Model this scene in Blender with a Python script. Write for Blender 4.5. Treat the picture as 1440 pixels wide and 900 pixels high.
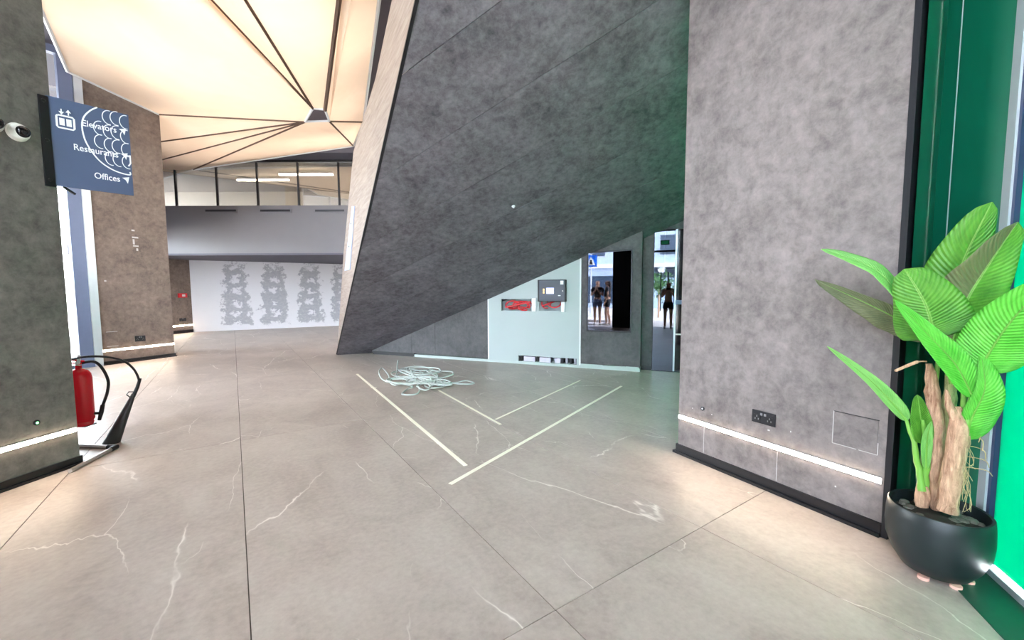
import bpy, math, random
from mathutils import Vector, Matrix
from mathutils import noise as mnoise
random.seed(7)
for o in list(bpy.data.objects): bpy.data.objects.remove(o)
scene = bpy.context.scene
col = scene.collection
V = Vector
# ------------------------------------------------------------------ camera
F_PX, PITCH, ROLL, CAM_H = 580.0, math.radians(4.24), math.radians(-0.21), 1.4
fwd = V((0, math.cos(PITCH), -math.sin(PITCH)))
_up = V((0, math.sin(PITCH), math.cos(PITCH))); _rt = V((1, 0, 0))
rt = _rt*math.cos(ROLL) + _up*math.sin(ROLL)
up = _up*math.cos(ROLL) - _rt*math.sin(ROLL)
CAM = V((0, 0, CAM_H))
cd = bpy.data.cameras.new('camera'); cam = bpy.data.objects.new('camera', cd); col.objects.link(cam)
cd.sensor_width = 36; cd.lens = 36*F_PX/1440; cd.clip_start = 0.03; cd.clip_end = 300
M = Matrix((rt, up, -fwd)).transposed().to_4x4(); M.translation = CAM
cam.matrix_world = M
scene.camera = cam
# ------------------------------------------------------------------ world, sun, exposure
vs = scene.view_settings
vs.view_transform = 'Standard'; vs.look = 'None'; vs.gamma = 1; vs.use_curve_mapping = False
vs.exposure = 1.37
SKY, SUN = 2.6, 9.0
w = bpy.data.worlds.new('world'); scene.world = w; w.use_nodes = True
nt = w.node_tree; bg = nt.nodes['Background']
sk = nt.nodes.new('ShaderNodeTexSky'); sk.sky_type = 'NISHITA'; sk.sun_disc = False
sk.sun_elevation = math.radians(42); sk.sun_rotation = math.radians(101); sk.dust_density = 2.0; sk.air_density = 1.0
hs = nt.nodes.new('ShaderNodeHueSaturation'); hs.inputs['Saturation'].default_value = 0.25
nt.links.new(sk.outputs[0], hs.inputs['Color']); nt.links.new(hs.outputs[0], bg.inputs[0]); bg.inputs[1].default_value = SKY
sl = bpy.data.lights.new('sun', 'SUN'); sl.energy = SUN; sl.angle = math.radians(0.6); sl.color = (1, .96, .88)
so = bpy.data.objects.new('sun', sl); col.objects.link(so)
so.rotation_euler = (-V((0.82, -0.16, 0.52))).to_track_quat('-Z', 'Y').to_euler()

# ------------------------------------------------------------------ measuring helpers
def ray(x, y): return fwd + rt*((x-720)/F_PX) + up*((450-y)/F_PX)
def onz(x, y, z=0.0):
    d = ray(x, y); return CAM + d*((z-CAM_H)/d.z)
def onp(x, y, P, n):
    d = ray(x, y); return CAM + d*(n.dot(P-CAM)/n.dot(d))
def at(x, y, r):
    d = ray(x, y); return CAM + d*(r/math.hypot(d.x, d.y))
def vn(A, B):
    d = B-A; return V((-d.y, d.x, 0)).normalized()
def Z(p, z): return V((p[0], p[1], z))

# ------------------------------------------------------------------ mesh helpers
class MB:
    def __init__(s): s.v = []; s.f = []; s.uv = None; s.smooth = False
    def add(s, vs_, fs):
        b = len(s.v); s.v += [V(p) for p in vs_]; s.f += [tuple(i+b for i in f) for f in fs]; return s
    def box(s, c, sx, sy, sz, ax=None):
        ax = ax or (V((1,0,0)), V((0,1,0)), V((0,0,1))); c = V(c)
        P = [c + ax[0]*(sx/2*i) + ax[1]*(sy/2*j) + ax[2]*(sz/2*k) for i in (-1,1) for j in (-1,1) for k in (-1,1)]
        return s.add(P, [(0,1,3,2),(4,6,7,5),(0,4,5,1),(2,3,7,6),(0,2,6,4),(1,5,7,3)])
    def prism(s, poly, off):
        n = len(poly); off = V(off); P = [V(p) for p in poly] + [V(p)+off for p in poly]
        return s.add(P, [tuple(range(n))[::-1], tuple(range(n, 2*n))] + [(i, (i+1) % n, n+(i+1) % n, n+i) for i in range(n)])
    def foot(s, poly, z0, z1):
        return s.prism([Z(p, z0) for p in poly], (0, 0, z1-z0))
    def bar(s, A, B, wd, ht, upv=V((0,0,1))):
        A = V(A); B = V(B); d = (B-A); L = d.length; d.normalize()
        sd = d.cross(upv)
        if sd.length < 1e-4: sd = d.cross(V((1,0,0)))
        sd.normalize(); u2 = sd.cross(d).normalized()
        return s.box((A+B)/2, L, wd, ht, (d, sd, u2))
    def tube(s, pts, r, n=8, caps=True):
        pts = [V(p) for p in pts]; m = len(pts)
        rs = r if isinstance(r, (list, tuple)) else [r]*m
        rings = []; prev = None
        for i in range(m):
            t = (pts[min(i+1, m-1)] - pts[max(i-1, 0)]); t.normalize()
            a = prev if prev is not None else (V((0,0,1)) if abs(t.z) < .9 else V((1,0,0)))
            a = (a - t*a.dot(t)); a.normalize(); prev = a; b = t.cross(a)
            rings.append([pts[i] + (a*math.cos(2*math.pi*k/n) + b*math.sin(2*math.pi*k/n))*rs[i] for k in range(n)])
        fs = []
        for i in range(m-1):
            for k in range(n): fs.append((i*n+k, i*n+(k+1) % n, (i+1)*n+(k+1) % n, (i+1)*n+k))
        if caps: fs += [tuple(range(n))[::-1], tuple(range((m-1)*n, m*n))]
        s.smooth = True
        return s.add([p for q in rings for p in q], fs)
    def lathe(s, c, prof, n=24, ax=None):
        ax = ax or (V((1,0,0)), V((0,1,0)), V((0,0,1))); c = V(c); P = []; fs = []
        for (r, h) in prof:
            for k in range(n):
                a = 2*math.pi*k/n; P.append(c + ax[0]*(r*math.cos(a)) + ax[1]*(r*math.sin(a)) + ax[2]*h)
        m = len(prof)
        for i in range(m-1):
            for k in range(n): fs.append((i*n+k, i*n+(k+1) % n, (i+1)*n+(k+1) % n, (i+1)*n+k))
        fs += [tuple(range(n))[::-1], tuple(range((m-1)*n, m*n))]
        s.smooth = True
        return s.add(P, fs)
ORG = {}
def meta(o, label=None, cat=None, group=None, kind=None):
    if label: o['label'] = label
    if cat: o['category'] = cat
    if group: o['group'] = group
    if kind: o['kind'] = kind
    return o
def thing(name, loc, label, cat, group=None, kind=None):
    o = bpy.data.objects.new(name, None); col.objects.link(o); o.location = loc; o.empty_display_size = .1
    ORG[o.name] = V(loc); return meta(o, label, cat, group, kind)
def mk(name, mb, mat, parent=None, label=None, cat=None, group=None, kind=None, smooth=None, bevel=0):
    if parent is not None: org = ORG[parent.name]
    else:
        xs = [p.x for p in mb.v]; ys = [p.y for p in mb.v]; zs = [p.z for p in mb.v]
        org = V(((min(xs)+max(xs))/2, (min(ys)+max(ys))/2, min(zs)))
    me = bpy.data.meshes.new(name); me.from_pydata([p-org for p in mb.v], [], mb.f)
    import bmesh
    bm = bmesh.new(); bm.from_mesh(me); bmesh.ops.recalc_face_normals(bm, faces=bm.faces); bm.to_mesh(me); bm.free()
    if mb.uv:
        ul = me.uv_layers.new(name='UVMap')
        for l in me.loops: ul.data[l.index].uv = mb.uv[l.vertex_index]
    if mb.smooth if smooth is None else smooth:
        for p in me.polygons: p.use_smooth = True
        try: me.set_sharp_from_angle(angle=math.radians(40))
        except Exception: pass
    o = bpy.data.objects.new(name, me); col.objects.link(o)
    me.materials.append(mat)
    ORG[o.name] = org
    if parent is not None: o.parent = parent
    else: o.location = org
    if bevel:
        b = o.modifiers.new('bevel', 'BEVEL'); b.width = bevel; b.segments = 2; b.limit_method = 'ANGLE'
    return meta(o, label, cat, group, kind)
def text_mesh(body, size, align='RIGHT'):
    cu = bpy.data.curves.new('lettering', 'FONT'); cu.body = body; cu.size = size; cu.align_x = align; cu.extrude = 0.0008
    cu.resolution_u = 4; cu.offset = size*0.010
    t = bpy.data.objects.new('lettering', cu); col.objects.link(t)
    dg = bpy.context.evaluated_depsgraph_get(); me = bpy.data.meshes.new_from_object(t.evaluated_get(dg))
    mb = MB(); mb.v = [V(v.co) for v in me.vertices]; mb.f = [tuple(p.vertices) for p in me.polygons]
    bpy.data.objects.remove(t); bpy.data.curves.remove(cu); bpy.data.meshes.remove(me)
    return mb

# ------------------------------------------------------------------ materials
class NT:
    def __init__(s, name):
        s.m = bpy.data.materials.new(name); s.m.use_nodes = True; s.t = s.m.node_tree
        s.b = s.t.nodes['Principled BSDF']; s.out = s.t.nodes['Material Output']
    def n(s, typ, **kw):
        x = s.t.nodes.new(typ)
        for k, v in kw.items():
            if k in x.inputs: x.inputs[k].default_value = v
            else: setattr(x, k, v)
        return x
    def l(s, a, b): s.t.links.new(a, b)
    def math(s, op, a, b=None, c=None):
        x = s.t.nodes.new('ShaderNodeMath'); x.operation = op
        for i, v in enumerate((a, b, c)):
            if v is None: continue
            if isinstance(v, (int, float)): x.inputs[i].default_value = v
            else: s.l(v, x.inputs[i])
        return x.outputs[0]
    def mix(s, fac, a, b):
        x = s.t.nodes.new('ShaderNodeMix'); x.data_type = 'RGBA'
        for i, v in ((0, fac), (6, a), (7, b)):
            if isinstance(v, (int, float)): x.inputs[i].default_value = v
            elif isinstance(v, (tuple, list)): x.inputs[i].default_value = (*v[:3], 1)
            else: s.l(v, x.inputs[i])
        return x.outputs[2]
    def ramp(s, fac, stops):
        x = s.t.nodes.new('ShaderNodeValToRGB'); e = x.color_ramp.elements
        while len(e) < len(stops): e.new(.5)
        for i, (p, c) in enumerate(stops):
            e[i].position = p; e[i].color = (*c, 1) if isinstance(c, (tuple, list)) else (c, c, c, 1)
        s.l(fac, x.inputs[0]); return x.outputs[0]
    def coords(s, scale=(1,1,1), rot=(0,0,0), use='Object', rnd=False):
        tc = s.t.nodes.new('ShaderNodeTexCoord'); mp = s.t.nodes.new('ShaderNodeMapping')
        mp.inputs['Scale'].default_value = scale; mp.inputs['Rotation'].default_value = rot
        src = tc.outputs[use]
        if rnd:
            oi = s.t.nodes.new('ShaderNodeObjectInfo'); va = s.t.nodes.new('ShaderNodeVectorMath'); va.operation = 'MULTIPLY_ADD'
            s.l(oi.outputs['Random'], va.inputs[0]); va.inputs[1].default_value = (37, 53, 71); s.l(src, va.inputs[2]); src = va.outputs[0]
        s.l(src, mp.inputs[0]); return mp.outputs[0]
    def noise(s, vec, scale, detail=4, rough=.55, dist=0):
        x = s.n('ShaderNodeTexNoise', Scale=scale, Detail=detail, Roughness=rough, Distortion=dist)
        s.l(vec, x.inputs['Vector']); return x.outputs['Fac']
    def bump(s, h, strength, dist=.01):
        x = s.n('ShaderNodeBump', Strength=strength, Distance=dist); s.l(h, x.inputs['Height']); s.l(x.outputs[0], s.b.inputs['Normal'])
    def setb(s, **kw):
        for k, v in kw.items():
            i = s.b.inputs[k.replace('_', ' ')]
            if isinstance(v, (tuple, list)): i.default_value = (*v[:3], 1)
            elif isinstance(v, (int, float)): i.default_value = v
            else: s.l(v, i)
        return s
def lin(r, g, b):
    f = lambda c: (c/255/12.92 if c/255 <= .04045 else ((c/255+.055)/1.055)**2.4)
    return (f(r), f(g), f(b))
def plain(name, c, rough=.5, metal=0.0, var=.08, scale=14, bump=0.0, spec=.5):
    m = NT(name); v = m.coords(); f = m.noise(v, scale, 3)
    a = tuple(max(0, x*(1-var)) for x in c); b = tuple(min(1, x*(1+var)) for x in c)
    m.setb(Base_Color=m.mix(f, a, b), Roughness=rough, Metallic=metal, Specular_IOR_Level=spec)
    if bump: m.bump(f, bump, .004)
    return m.m
def emit(name, c, s):
    m = NT(name); m.setb(Base_Color=c, Emission_Color=c, Emission_Strength=s, Roughness=.6); return m.m
def concrete(name, dark, light, stretch=(1,1,1), rot=(0,0,0), rnd=False, rough=.62, spec=.35):
    m = NT(name); v = m.coords(stretch, rot, rnd=rnd)
    big = m.noise(v, 2.2, 6, .62, .4); fine = m.noise(v, 13, 8, .74, .2); br = m.noise(m.coords((8*stretch[0], 8*stretch[1], 2*stretch[2]), rot, rnd=rnd), 2.5, 4, .6)
    s = m.math('ADD', m.math('ADD', m.math('MULTIPLY', big, .40), m.math('MULTIPLY', fine, .52)), m.math('MULTIPLY', br, .08))
    c = m.ramp(s, [(.37, dark), (.51, tuple((a+b)/2 for a, b in zip(dark, light))), (.65, light)])
    m.setb(Base_Color=c, Roughness=rough, Specular_IOR_Level=spec); m.bump(s, .35, .006); return m.m
def glass(name, tint=(1,1,1), refl=.25, rough=.0, ior=1.5):
    m = NT(name); t = m.t; t.nodes.remove(m.b)
    tr = m.n('ShaderNodeBsdfTransparent'); tr.inputs[0].default_value = (*tint, 1)
    gl = m.n('ShaderNodeBsdfGlossy'); gl.inputs['Roughness'].default_value = rough
    fr = m.n('ShaderNodeFresnel', IOR=ior); f = m.math('ADD', fr.outputs[0], refl); f = m.math('MINIMUM', f, 1.0)
    mx = m.n('ShaderNodeMixShader'); m.l(f, mx.inputs[0]); m.l(tr.outputs[0], mx.inputs[1]); m.l(gl.outputs[0], mx.inputs[2]); m.l(mx.outputs[0], m.out.inputs[0])
    return m.m
# --- floor tile with marble veins
def tile_mat():
    m = NT('porcelain_tile'); v = m.coords((1,1,1), rnd=True)
    cloud = m.noise(m.coords((1,.6,1), (0,0,.5), rnd=True), 2.4, 7, .62, .8); fine = m.noise(v, 30, 4, .6)
    base = m.ramp(m.math('ADD', m.math('MULTIPLY', cloud, .66), m.math('MULTIPLY', fine, .34)), [(.36, lin(164,150,142)), (.52, lin(182,169,160)), (.68, lin(196,184,175))])
    def veins(rot, sc, thr, seed):
        vv = m.coords((1.0, .42, 1), (0, 0, rot), rnd=True)
        nz = m.n('ShaderNodeTexNoise', Scale=1.6, Detail=5, Roughness=.6); m.l(vv, nz.inputs['Vector'])
        ad = m.n('ShaderNodeVectorMath', operation='MULTIPLY_ADD'); m.l(nz.outputs['Color'], ad.inputs[0]); ad.inputs[1].default_value = (.32,.32,.32); m.l(vv, ad.inputs[2])
        vo = m.n('ShaderNodeTexVoronoi', Scale=sc, feature='DISTANCE_TO_EDGE'); m.l(ad.outputs[0], vo.inputs['Vector'])
        line = m.ramp(vo.outputs['Distance'], [(0.0, 1.0), (thr, 0.0)])
        of = m.n('ShaderNodeVectorMath', operation='ADD'); m.l(v, of.inputs[0]); of.inputs[1].default_value = (seed, seed*2, 0)
        mask = m.ramp(m.noise(of.outputs[0], 1.1, 3, .5), [(.49, 0.0), (.58, 1.0)])
        return m.math('MULTIPLY', line, mask)
    vein = m.math('MAXIMUM', m.math('MULTIPLY', veins(.9, .8, .0045, 3.0), .9), m.math('MULTIPLY', veins(-.5, 1.2, .004, 9.0), .7))
    m.setb(Base_Color=m.mix(vein, base, lin(240,232,224)), Roughness=m.math('ADD', m.math('MULTIPLY', cloud, .2), .3), Specular_IOR_Level=.45)
    m.bump(cloud, .05, .004); return m.m
M_TILE = tile_mat()
M_GROUT = plain('dark_grout', lin(82,74,68), .9)
M_WALL_R = concrete('grey_concrete_laminate', lin(88,82,81), lin(138,129,127))
M_WALL_L = concrete('grey_olive_concrete_laminate', lin(84,82,78), lin(138,133,127))
M_WALL_B = concrete('brown_concrete_laminate', lin(92,80,73), lin(140,124,114))
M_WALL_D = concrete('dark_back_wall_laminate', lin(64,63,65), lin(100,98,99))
M_SOFFIT = concrete('dark_soffit_laminate', lin(62,60,65), lin(126,122,129), (1,1,1), (0,0,0), True, .55)
M_BLACK = plain('black_skirting', lin(16,18,24), .35, 0, .1)
M_BLACKM = plain('black_metal', lin(34,35,40), .4, .3)
M_CHROME = plain('brushed_steel', lin(190,186,182), .3, .9)
M_WHITEP = plain('white_paint', lin(226,228,230), .6, 0, .03)
M_RAW = plain('raw_white_plaster', lin(180,190,188), .9, 0, .05, 30, .3)
M_GREYB = plain('grey_bulkhead_paint', lin(104,102,106), .55, 0, .05, 3)
M_DARKC = plain('dark_ceiling_paint', lin(74,72,84), .7, 0, .05)
M_LED = emit('warm_led', (1, .80, .60), 22)
M_SLAB = plain('roof_concrete', lin(120,118,120), .9)
M_BLUEFR = plain('blue_grey_frame', lin(104,114,142), .4, .2, .05)
M_ALU = plain('pale_aluminium', lin(200,205,212), .35, .5, .04)
M_GLASS = glass('clear_glass', (.96,.98,.98), .02)
M_GLASSM = glass('reflective_glass', (.80,.82,.82), .22)
M_PAVE = plain('street_paving', lin(190,184,176), .9, 0, .12, 3)
def wood_mat():
    m = NT('pale_oak'); v = m.coords((.8,.8,9)); f = m.noise(v, 3.2, 6, .65, .6); g = m.noise(m.coords((1,1,34)), 3, 3)
    c = m.ramp(m.math('ADD', m.math('MULTIPLY', f, .75), m.math('MULTIPLY', g, .25)), [(.32, lin(122,107,97)), (.5, lin(148,134,124)), (.7, lin(168,156,146))])
    m.setb(Base_Color=c, Roughness=.5); m.bump(g, .1, .003); return m.m
M_WOOD = wood_mat()
def fabric_mat():
    m = NT('cream_stretch_fabric'); t = m.t; t.nodes.remove(m.b)
    f = m.noise(m.coords((1,1,1)), 1.1, 3, .5, .6)
    c = m.mix(f, lin(240,214,190), lin(250,232,212))
    bp = m.n('ShaderNodeBump', Strength=.4, Distance=.06); m.l(f, bp.inputs['Height'])
    d = m.n('ShaderNodeBsdfDiffuse'); tl = m.n('ShaderNodeBsdfTranslucent'); mx = m.n('ShaderNodeMixShader'); mx.inputs[0].default_value = .5
    m.l(c, d.inputs[0]); m.l(c, tl.inputs[0]); m.l(bp.outputs[0], d.inputs['Normal']); m.l(bp.outputs[0], tl.inputs['Normal'])
    m.l(d.outputs[0], mx.inputs[1]); m.l(tl.outputs[0], mx.inputs[2]); m.l(mx.outputs[0], m.out.inputs[0]); return m.m
M_FABRIC = fabric_mat()
def film_mat():
    m = NT('green_film'); t = m.t; t.nodes.remove(m.b)
    f = m.noise(m.coords((1,1,.5)), 2.2, 4, .55, 1.0)
    c = m.ramp(f, [(.3, (.0, .235, .15)), (.7, (.002, .30, .20))])
    d = m.n('ShaderNodeBsdfDiffuse'); m.l(c, d.inputs[0]); tl = m.n('ShaderNodeBsdfTranslucent'); m.l(c, tl.inputs[0])
    gl = m.n('ShaderNodeBsdfGlossy'); gl.inputs['Roughness'].default_value = .08
    m1 = m.n('ShaderNodeMixShader'); m1.inputs[0].default_value = .75; m.l(d.outputs[0], m1.inputs[1]); m.l(tl.outputs[0], m1.inputs[2])
    m2 = m.n('ShaderNodeMixShader'); m2.inputs[0].default_value = .05; m.l(m1.outputs[0], m2.inputs[1]); m.l(gl.outputs[0], m2.inputs[2]); m.l(m2.outputs[0], m.out.inputs[0]); return m.m
M_FILM = film_mat()
M_COL_GREENLIT = plain('cladding_green_light_tint', lin(4,88,66), .38, .1, .06, 2)  # dark metal with the film's green light painted into its colour
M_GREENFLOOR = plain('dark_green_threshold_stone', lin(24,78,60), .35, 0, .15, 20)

# ------------------------------------------------------------------ plan of the place (metres)
L1 = onz(113, 652); L0 = onz(0, 692); dL = (L1-L0).normalized(); LN = L1 - dL*3.3
PA = onz(145, 514); PB = onz(246, 501)
W0 = onz(272, 467); W1 = onz(475, 458)
RA = onz(953, 636); RB = onz(1245, 757); dR = (RB-RA).normalized(); nR = V((dR.y, -dR.x, 0))   # nR: away from the room
if nR.x < 0: nR = -nR
Q = V((-3.25, 9.05, 0)); W9 = V((2.16, 6.9, 0)); dB = (W9-Q).normalized(); nB = V((dB.y, -dB.x, 0))
if nB.y > 0: nB = -nB
RR = onp(967, 297, Q, nB)
SS = CAM + ray(967, 0)*(3.8/ray(967, 0).y)
NS = (RR-Q).cross(SS-Q).normalized()
if NS.z > 0: NS = -NS
fl = NS.cross(V((0,0,1))).normalized()
if fl.x < 0: fl = -fl
def px_of(P):
    d = P-CAM; z = d.dot(fwd); return 720+F_PX*d.dot(rt)/z, 450-F_PX*d.dot(up)/z
P1 = min((Q+fl*(k*.001) for k in range(-1500, 200)), key=lambda p: abs(px_of(p)[0]-474))
def soff(x, y): return -((x-Q.x)*NS.x + (y-Q.y)*NS.y)/NS.z
ROOF = 5.6
ang = math.radians(-34.04); d1 = V((math.sin(ang), math.cos(ang), 0)); d2 = V((math.cos(ang), -math.sin(ang), 0))

# ------------------------------------------------------------------ floor with separate tiles
FOOT = [(-14, -0.3), (-3.9, -1.2), (1.2, -1.75), (5.5, 2.0), (6.5, 20), (-14, 20)]
floor = mk('floor', MB().foot([(-13.5,-3), (7,-3), (7,20), (-13.5,20)], -.30, -.004), M_GROUT, kind='structure')
TW, TL, GAP = 1.11, 3.23, .005
tme = bpy.data.meshes.new('tile'); tb = MB().box((0,0,-.002), TW-GAP, TL-GAP, .004)
tme.from_pydata([tuple(p) for p in tb.v], [], tb.f); tme.materials.append(M_TILE)
fo = ORG[floor.name]
def keep_tile(c):
    if c.y < -2.5 or c.y > 18.5 or c.x < -12.0 or c.x > 5.5: return False
    if c.x < -4.6 and c.y < 4.0: return False
    if c.x < -6.0 and c.y < 5.0: return False
    if c.y < -1.2 and c.x > 2.4: return False
    if c.x > 3.6 and c.y < 5.5: return False
    if c.x > 0.5 and c.y > 9.5: return False
    return True
for i in range(-5, 10):
    for j in range(-3, 7):
        c = d2*(TW*(i+.5)) + d1*(1.31 + TL*(j+.5))
        if keep_tile(c):
            t = bpy.data.objects.new('tile', tme); col.objects.link(t); t.parent = floor
            t.location = c - fo; t.rotation_euler = (0, 0, math.atan2(-d1.x, d1.y))

# ------------------------------------------------------------------ near left pillar
nLr = V((dL.y, -dL.x, 0))      # towards the room (+x)
if nLr.x < 0: nLr = -nLr
wl = mk('wall_left', MB().foot([LN, L1, L1-nLr*.7+dL*.0, LN-nLr*.7], 0, ROOF), M_WALL_L, kind='structure')
mk('baseboard_left', MB().foot([LN+nLr*.012, L1+nLr*.012+dL*.012, L1-nLr*.7+dL*.012, LN-nLr*.7], 0, .068).foot([LN+nLr*.03, L1+nLr*.03+dL*.03, L1-nLr*.5+dL*.03, LN-nLr*.5], 0, .018), M_BLACK, kind='structure')
def led(name, A, B, n, z, h, label, group='warm light strips recessed in the walls'):
    A = Z(A, 0); B = Z(B, 0); d = (B-A).normalized()
    t = thing(name, Z((A+B)/2, z), label, 'light strip', group)
    mk('channel', MB().foot([A+n*.001, B+n*.001, B+n*.006, A+n*.006], z-h*.75, z+h*.75), M_ALU, t)
    mk('diffuser', MB().foot([A+n*.004+d*.005, B+n*.004-d*.005, B+n*.012-d*.005, A+n*.012+d*.005], z-h/2, z+h/2), M_LED, t)
    return t
led('led_strip', LN, L1-dL*.01, nLr, .29, .026, 'glowing warm light strip low on the grey pillar carrying the hanging sign')
# ------------------------------------------------------------------ second left pillar, dark end pillar
dP = (PB-PA).normalized(); nP = V((dP.y, -dP.x, 0))
if nP.x < 0: nP = -nP
w2 = mk('wall_left_middle', MB().foot([PA, PB, PB-nP*.7, PA-nP*.7], 0, ROOF), M_WALL_B, kind='structure')
mk('baseboard_left_middle', MB().foot([PA+nP*.012, PB+nP*.012+dP*.012, PB-nP*.7+dP*.012, PA-nP*.7], 0, .07).foot([PA+nP*.03, PB+nP*.03+dP*.03, PB-nP*.4+dP*.03, PA-nP*.4], 0, .018), M_BLACK, kind='structure')
led('led_strip', PA, PB, nP, .272, .030, 'glowing warm light strip low on the brown pillar beside the left windows')
D0 = onz(238, 470.5); dD = (W0-D0).normalized(); nD = V((dD.y, -dD.x, 0))
if nD.x < 0: nD = -nD
DN = D0 - dD*1.2
w3 = mk('wall_left_far', MB().foot([DN, W0, W0-nD*.7, DN-nD*.7], 0, 2.9), M_WALL_B, kind='structure')
led('led_strip', DN, W0, nD, .25, .035, 'short glowing warm light strip at the dark wall end next to the patched white wall')
mk('baseboard_left_far', MB().foot([DN+nD*.012, W0+nD*.012, W0-nD*.3, DN-nD*.3], 0, .10), M_BLACK, kind='structure')

# ------------------------------------------------------------------ far white wall with smeared patches
dW = (W1-W0).normalized(); nW = V((dW.y, -dW.x, 0))
if nW.y > 0: nW = -nW
WE = W0 + dW*9.0
BY = 11.5                                                    # depth of the bulkhead face
pB = V((0, BY, 0)); nY = V((0,-1,0))
ZB0 = onp(360, 356.5, pB, nY).z; ZB1 = onp(360, 289, pB, nY).z
BX0 = onp(205, 300, pB, nY).x; BX1 = -3.6
def patched_mat():
    m = NT('patched_white_plaster'); tc = m.t.nodes.new('ShaderNodeTexCoord'); sp = m.t.nodes.new('ShaderNodeSeparateXYZ')
    m.l(tc.outputs['UV'], sp.inputs[0]); u, v = sp.outputs[0], sp.outputs[1]
    vec = m.coords(use='UV'); n1 = m.noise(vec, 4.5, 4, .6); n2 = m.noise(vec, 14, 3, .6)
    n0 = m.noise(vec, 1.7, 3, .6); sm_ = lambda x, thr, soft: m.math('MINIMUM', m.math('MAXIMUM', m.math('DIVIDE', m.math('SUBTRACT', thr, x), soft), 0.0), 1.0)
    u2 = m.math('ADD', m.math('ADD', u, m.math('MULTIPLY', m.math('SUBTRACT', n1, .5), .75)), m.math('MULTIPLY', m.math('SUBTRACT', n2, .5), .25))
    us = [(onp(x, 420, W0, nW)-W0).dot(dW) for x in (332, 386, 437, 482)]
    dist = None
    for k, c in enumerate(us):
        dd = m.math('ABSOLUTE', m.math('SUBTRACT', u2, c)); dist = dd if dist is None else m.math('MINIMUM', dist, dd)
    outer = sm_(m.math('ADD', dist, m.math('MULTIPLY', v, .06)), .46, .07)
    vm = m.math('FRACT', m.math('ADD', m.math('ADD', m.math('MULTIPLY', v, 2.5), m.math('MULTIPLY', n2, .6)), m.math('MULTIPLY', n0, 1.6)))
    hv = m.math('ADD', m.math('ABSOLUTE', m.math('SUBTRACT', vm, .5)), m.math('MULTIPLY', m.math('SUBTRACT', n2, .5), .25))
    hole = m.math('MULTIPLY', sm_(hv, .27, .08), sm_(m.math('ADD', dist, m.math('MULTIPLY', n2, .3)), .30, .08))
    ends = m.math('MULTIPLY', sm_(m.math('MULTIPLY', v, -1.0), m.math('MULTIPLY', m.math('ADD', -.02, m.math('MULTIPLY', n1, .35)), -1.0), .06), sm_(m.math('ADD', v, m.math('MULTIPLY', n2, 1.0)), 2.85, .1))
    grey = m.math('MULTIPLY', m.math('MULTIPLY', outer, m.math('SUBTRACT', 1.0, hole)), ends)
    smear = m.ramp(n1, [(.58, 0.0), (.75, .25)])
    base = m.mix(smear, lin(206,205,209), lin(188,188,196))
    c = m.mix(m.math('MULTIPLY', grey, m.math('ADD', .55, m.math('MULTIPLY', n2, .5))), base, lin(146,146,153))
    m.setb(Base_Color=c, Roughness=.85); return m.m
mb = MB(); mb.v = [W0, WE, Z(WE, ZB0), Z(W0, ZB0), W0-nW*.2, WE-nW*.2, Z(WE-nW*.2, ZB0), Z(W0-nW*.2, ZB0)]
mb.f = [(0,1,2,3),(4,7,6,5),(0,3,7,4),(1,5,6,2),(3,2,6,7),(0,4,5,1)]; mb.uv = [(0,0),(9,0),(9,ZB0),(0,ZB0)]*2
mk('wall_far', mb, patched_mat(), kind='structure')
# ------------------------------------------------------------------ bulkhead, its slots, lower ceiling behind it
bk = mk('wall_bulkhead', MB().box(((BX0+BX1)/2, BY+.125, (ZB0+ZB1)/2), BX1-BX0, .25, ZB1-ZB0), M_GREYB, kind='structure')
for (xa, xb) in ((289, 335), (366, 411), (443, 487)):
    a = onp(xa, 297, pB, nY); b = onp(xb, 297, pB, nY)
    s_ = mk('vent_slot', MB().box(((a.x+b.x)/2, BY-.006, a.z), b.x-a.x, .02, .105), M_GREYB, bk)
    mk('slot_opening', MB().box(((a.x+b.x)/2-.02, BY-.012, a.z+.012), b.x-a.x-.06, .02, .055), M_BLACKM, s_)
mk('trim_1', MB().box(((BX0+BX1)/2, BY+.06, ZB0-.02), BX1-BX0, .14, .05), M_DARKC, kind='structure')
mk('ceiling_lower', MB().foot([(BX0-2.5, BY+.25), (BX1+1.5, BY+.25), (BX1+1.5, 19.5), (BX0-2.5, 19.5)], ZB0, ZB0+.3), M_DARKC, kind='structure')
# ------------------------------------------------------------------ gallery glazing above the bulkhead
GZ1 = onp(440, 228, V((0, BY+.1, 0)), nY).z
g = thing('window_1', (BX0, BY+.1, ZB1), None, None, kind='structure')
gx = [onp(x, 260, V((0, BY+.1, 0)), nY).x for x in (205, 247, 305, 362, 419.5, 476.5, 534)]
for a, b in zip(gx[:-1], gx[1:]):
    mk('pane', MB().box(((a+b)/2, BY+.1, (ZB1+GZ1)/2), b-a-.035, .02, GZ1-ZB1), M_GLASSM, g)
for a in gx[1:-1]:
    mk('mullion', MB().box((a, BY+.1, (ZB1+GZ1)/2), .045, .05, GZ1-ZB1), M_BLACKM, g)
mk('head_rail', MB().box(((gx[0]+gx[-1])/2, BY+.1, GZ1+.02), gx[-1]-gx[0], .08, .06), M_BLACKM, g)
mk('trim_5', MB().foot([(-13.2, BY-.5), (BX1+1.5, BY-.5), (BX1+1.5, BY+.2), (-13.2, BY+.2)], GZ1+.055, GZ1+.3), M_DARKC, kind='structure')
mk('ceiling_gallery', MB().foot([(-13.2, BY+.2), (BX1+1.5, BY+.2), (BX1+1.5, 19.5), (-13.2, 19.5)], GZ1+.05, GZ1+.3), plain('pale_gallery_ceiling', lin(190,182,174), .8), kind='structure')
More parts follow.
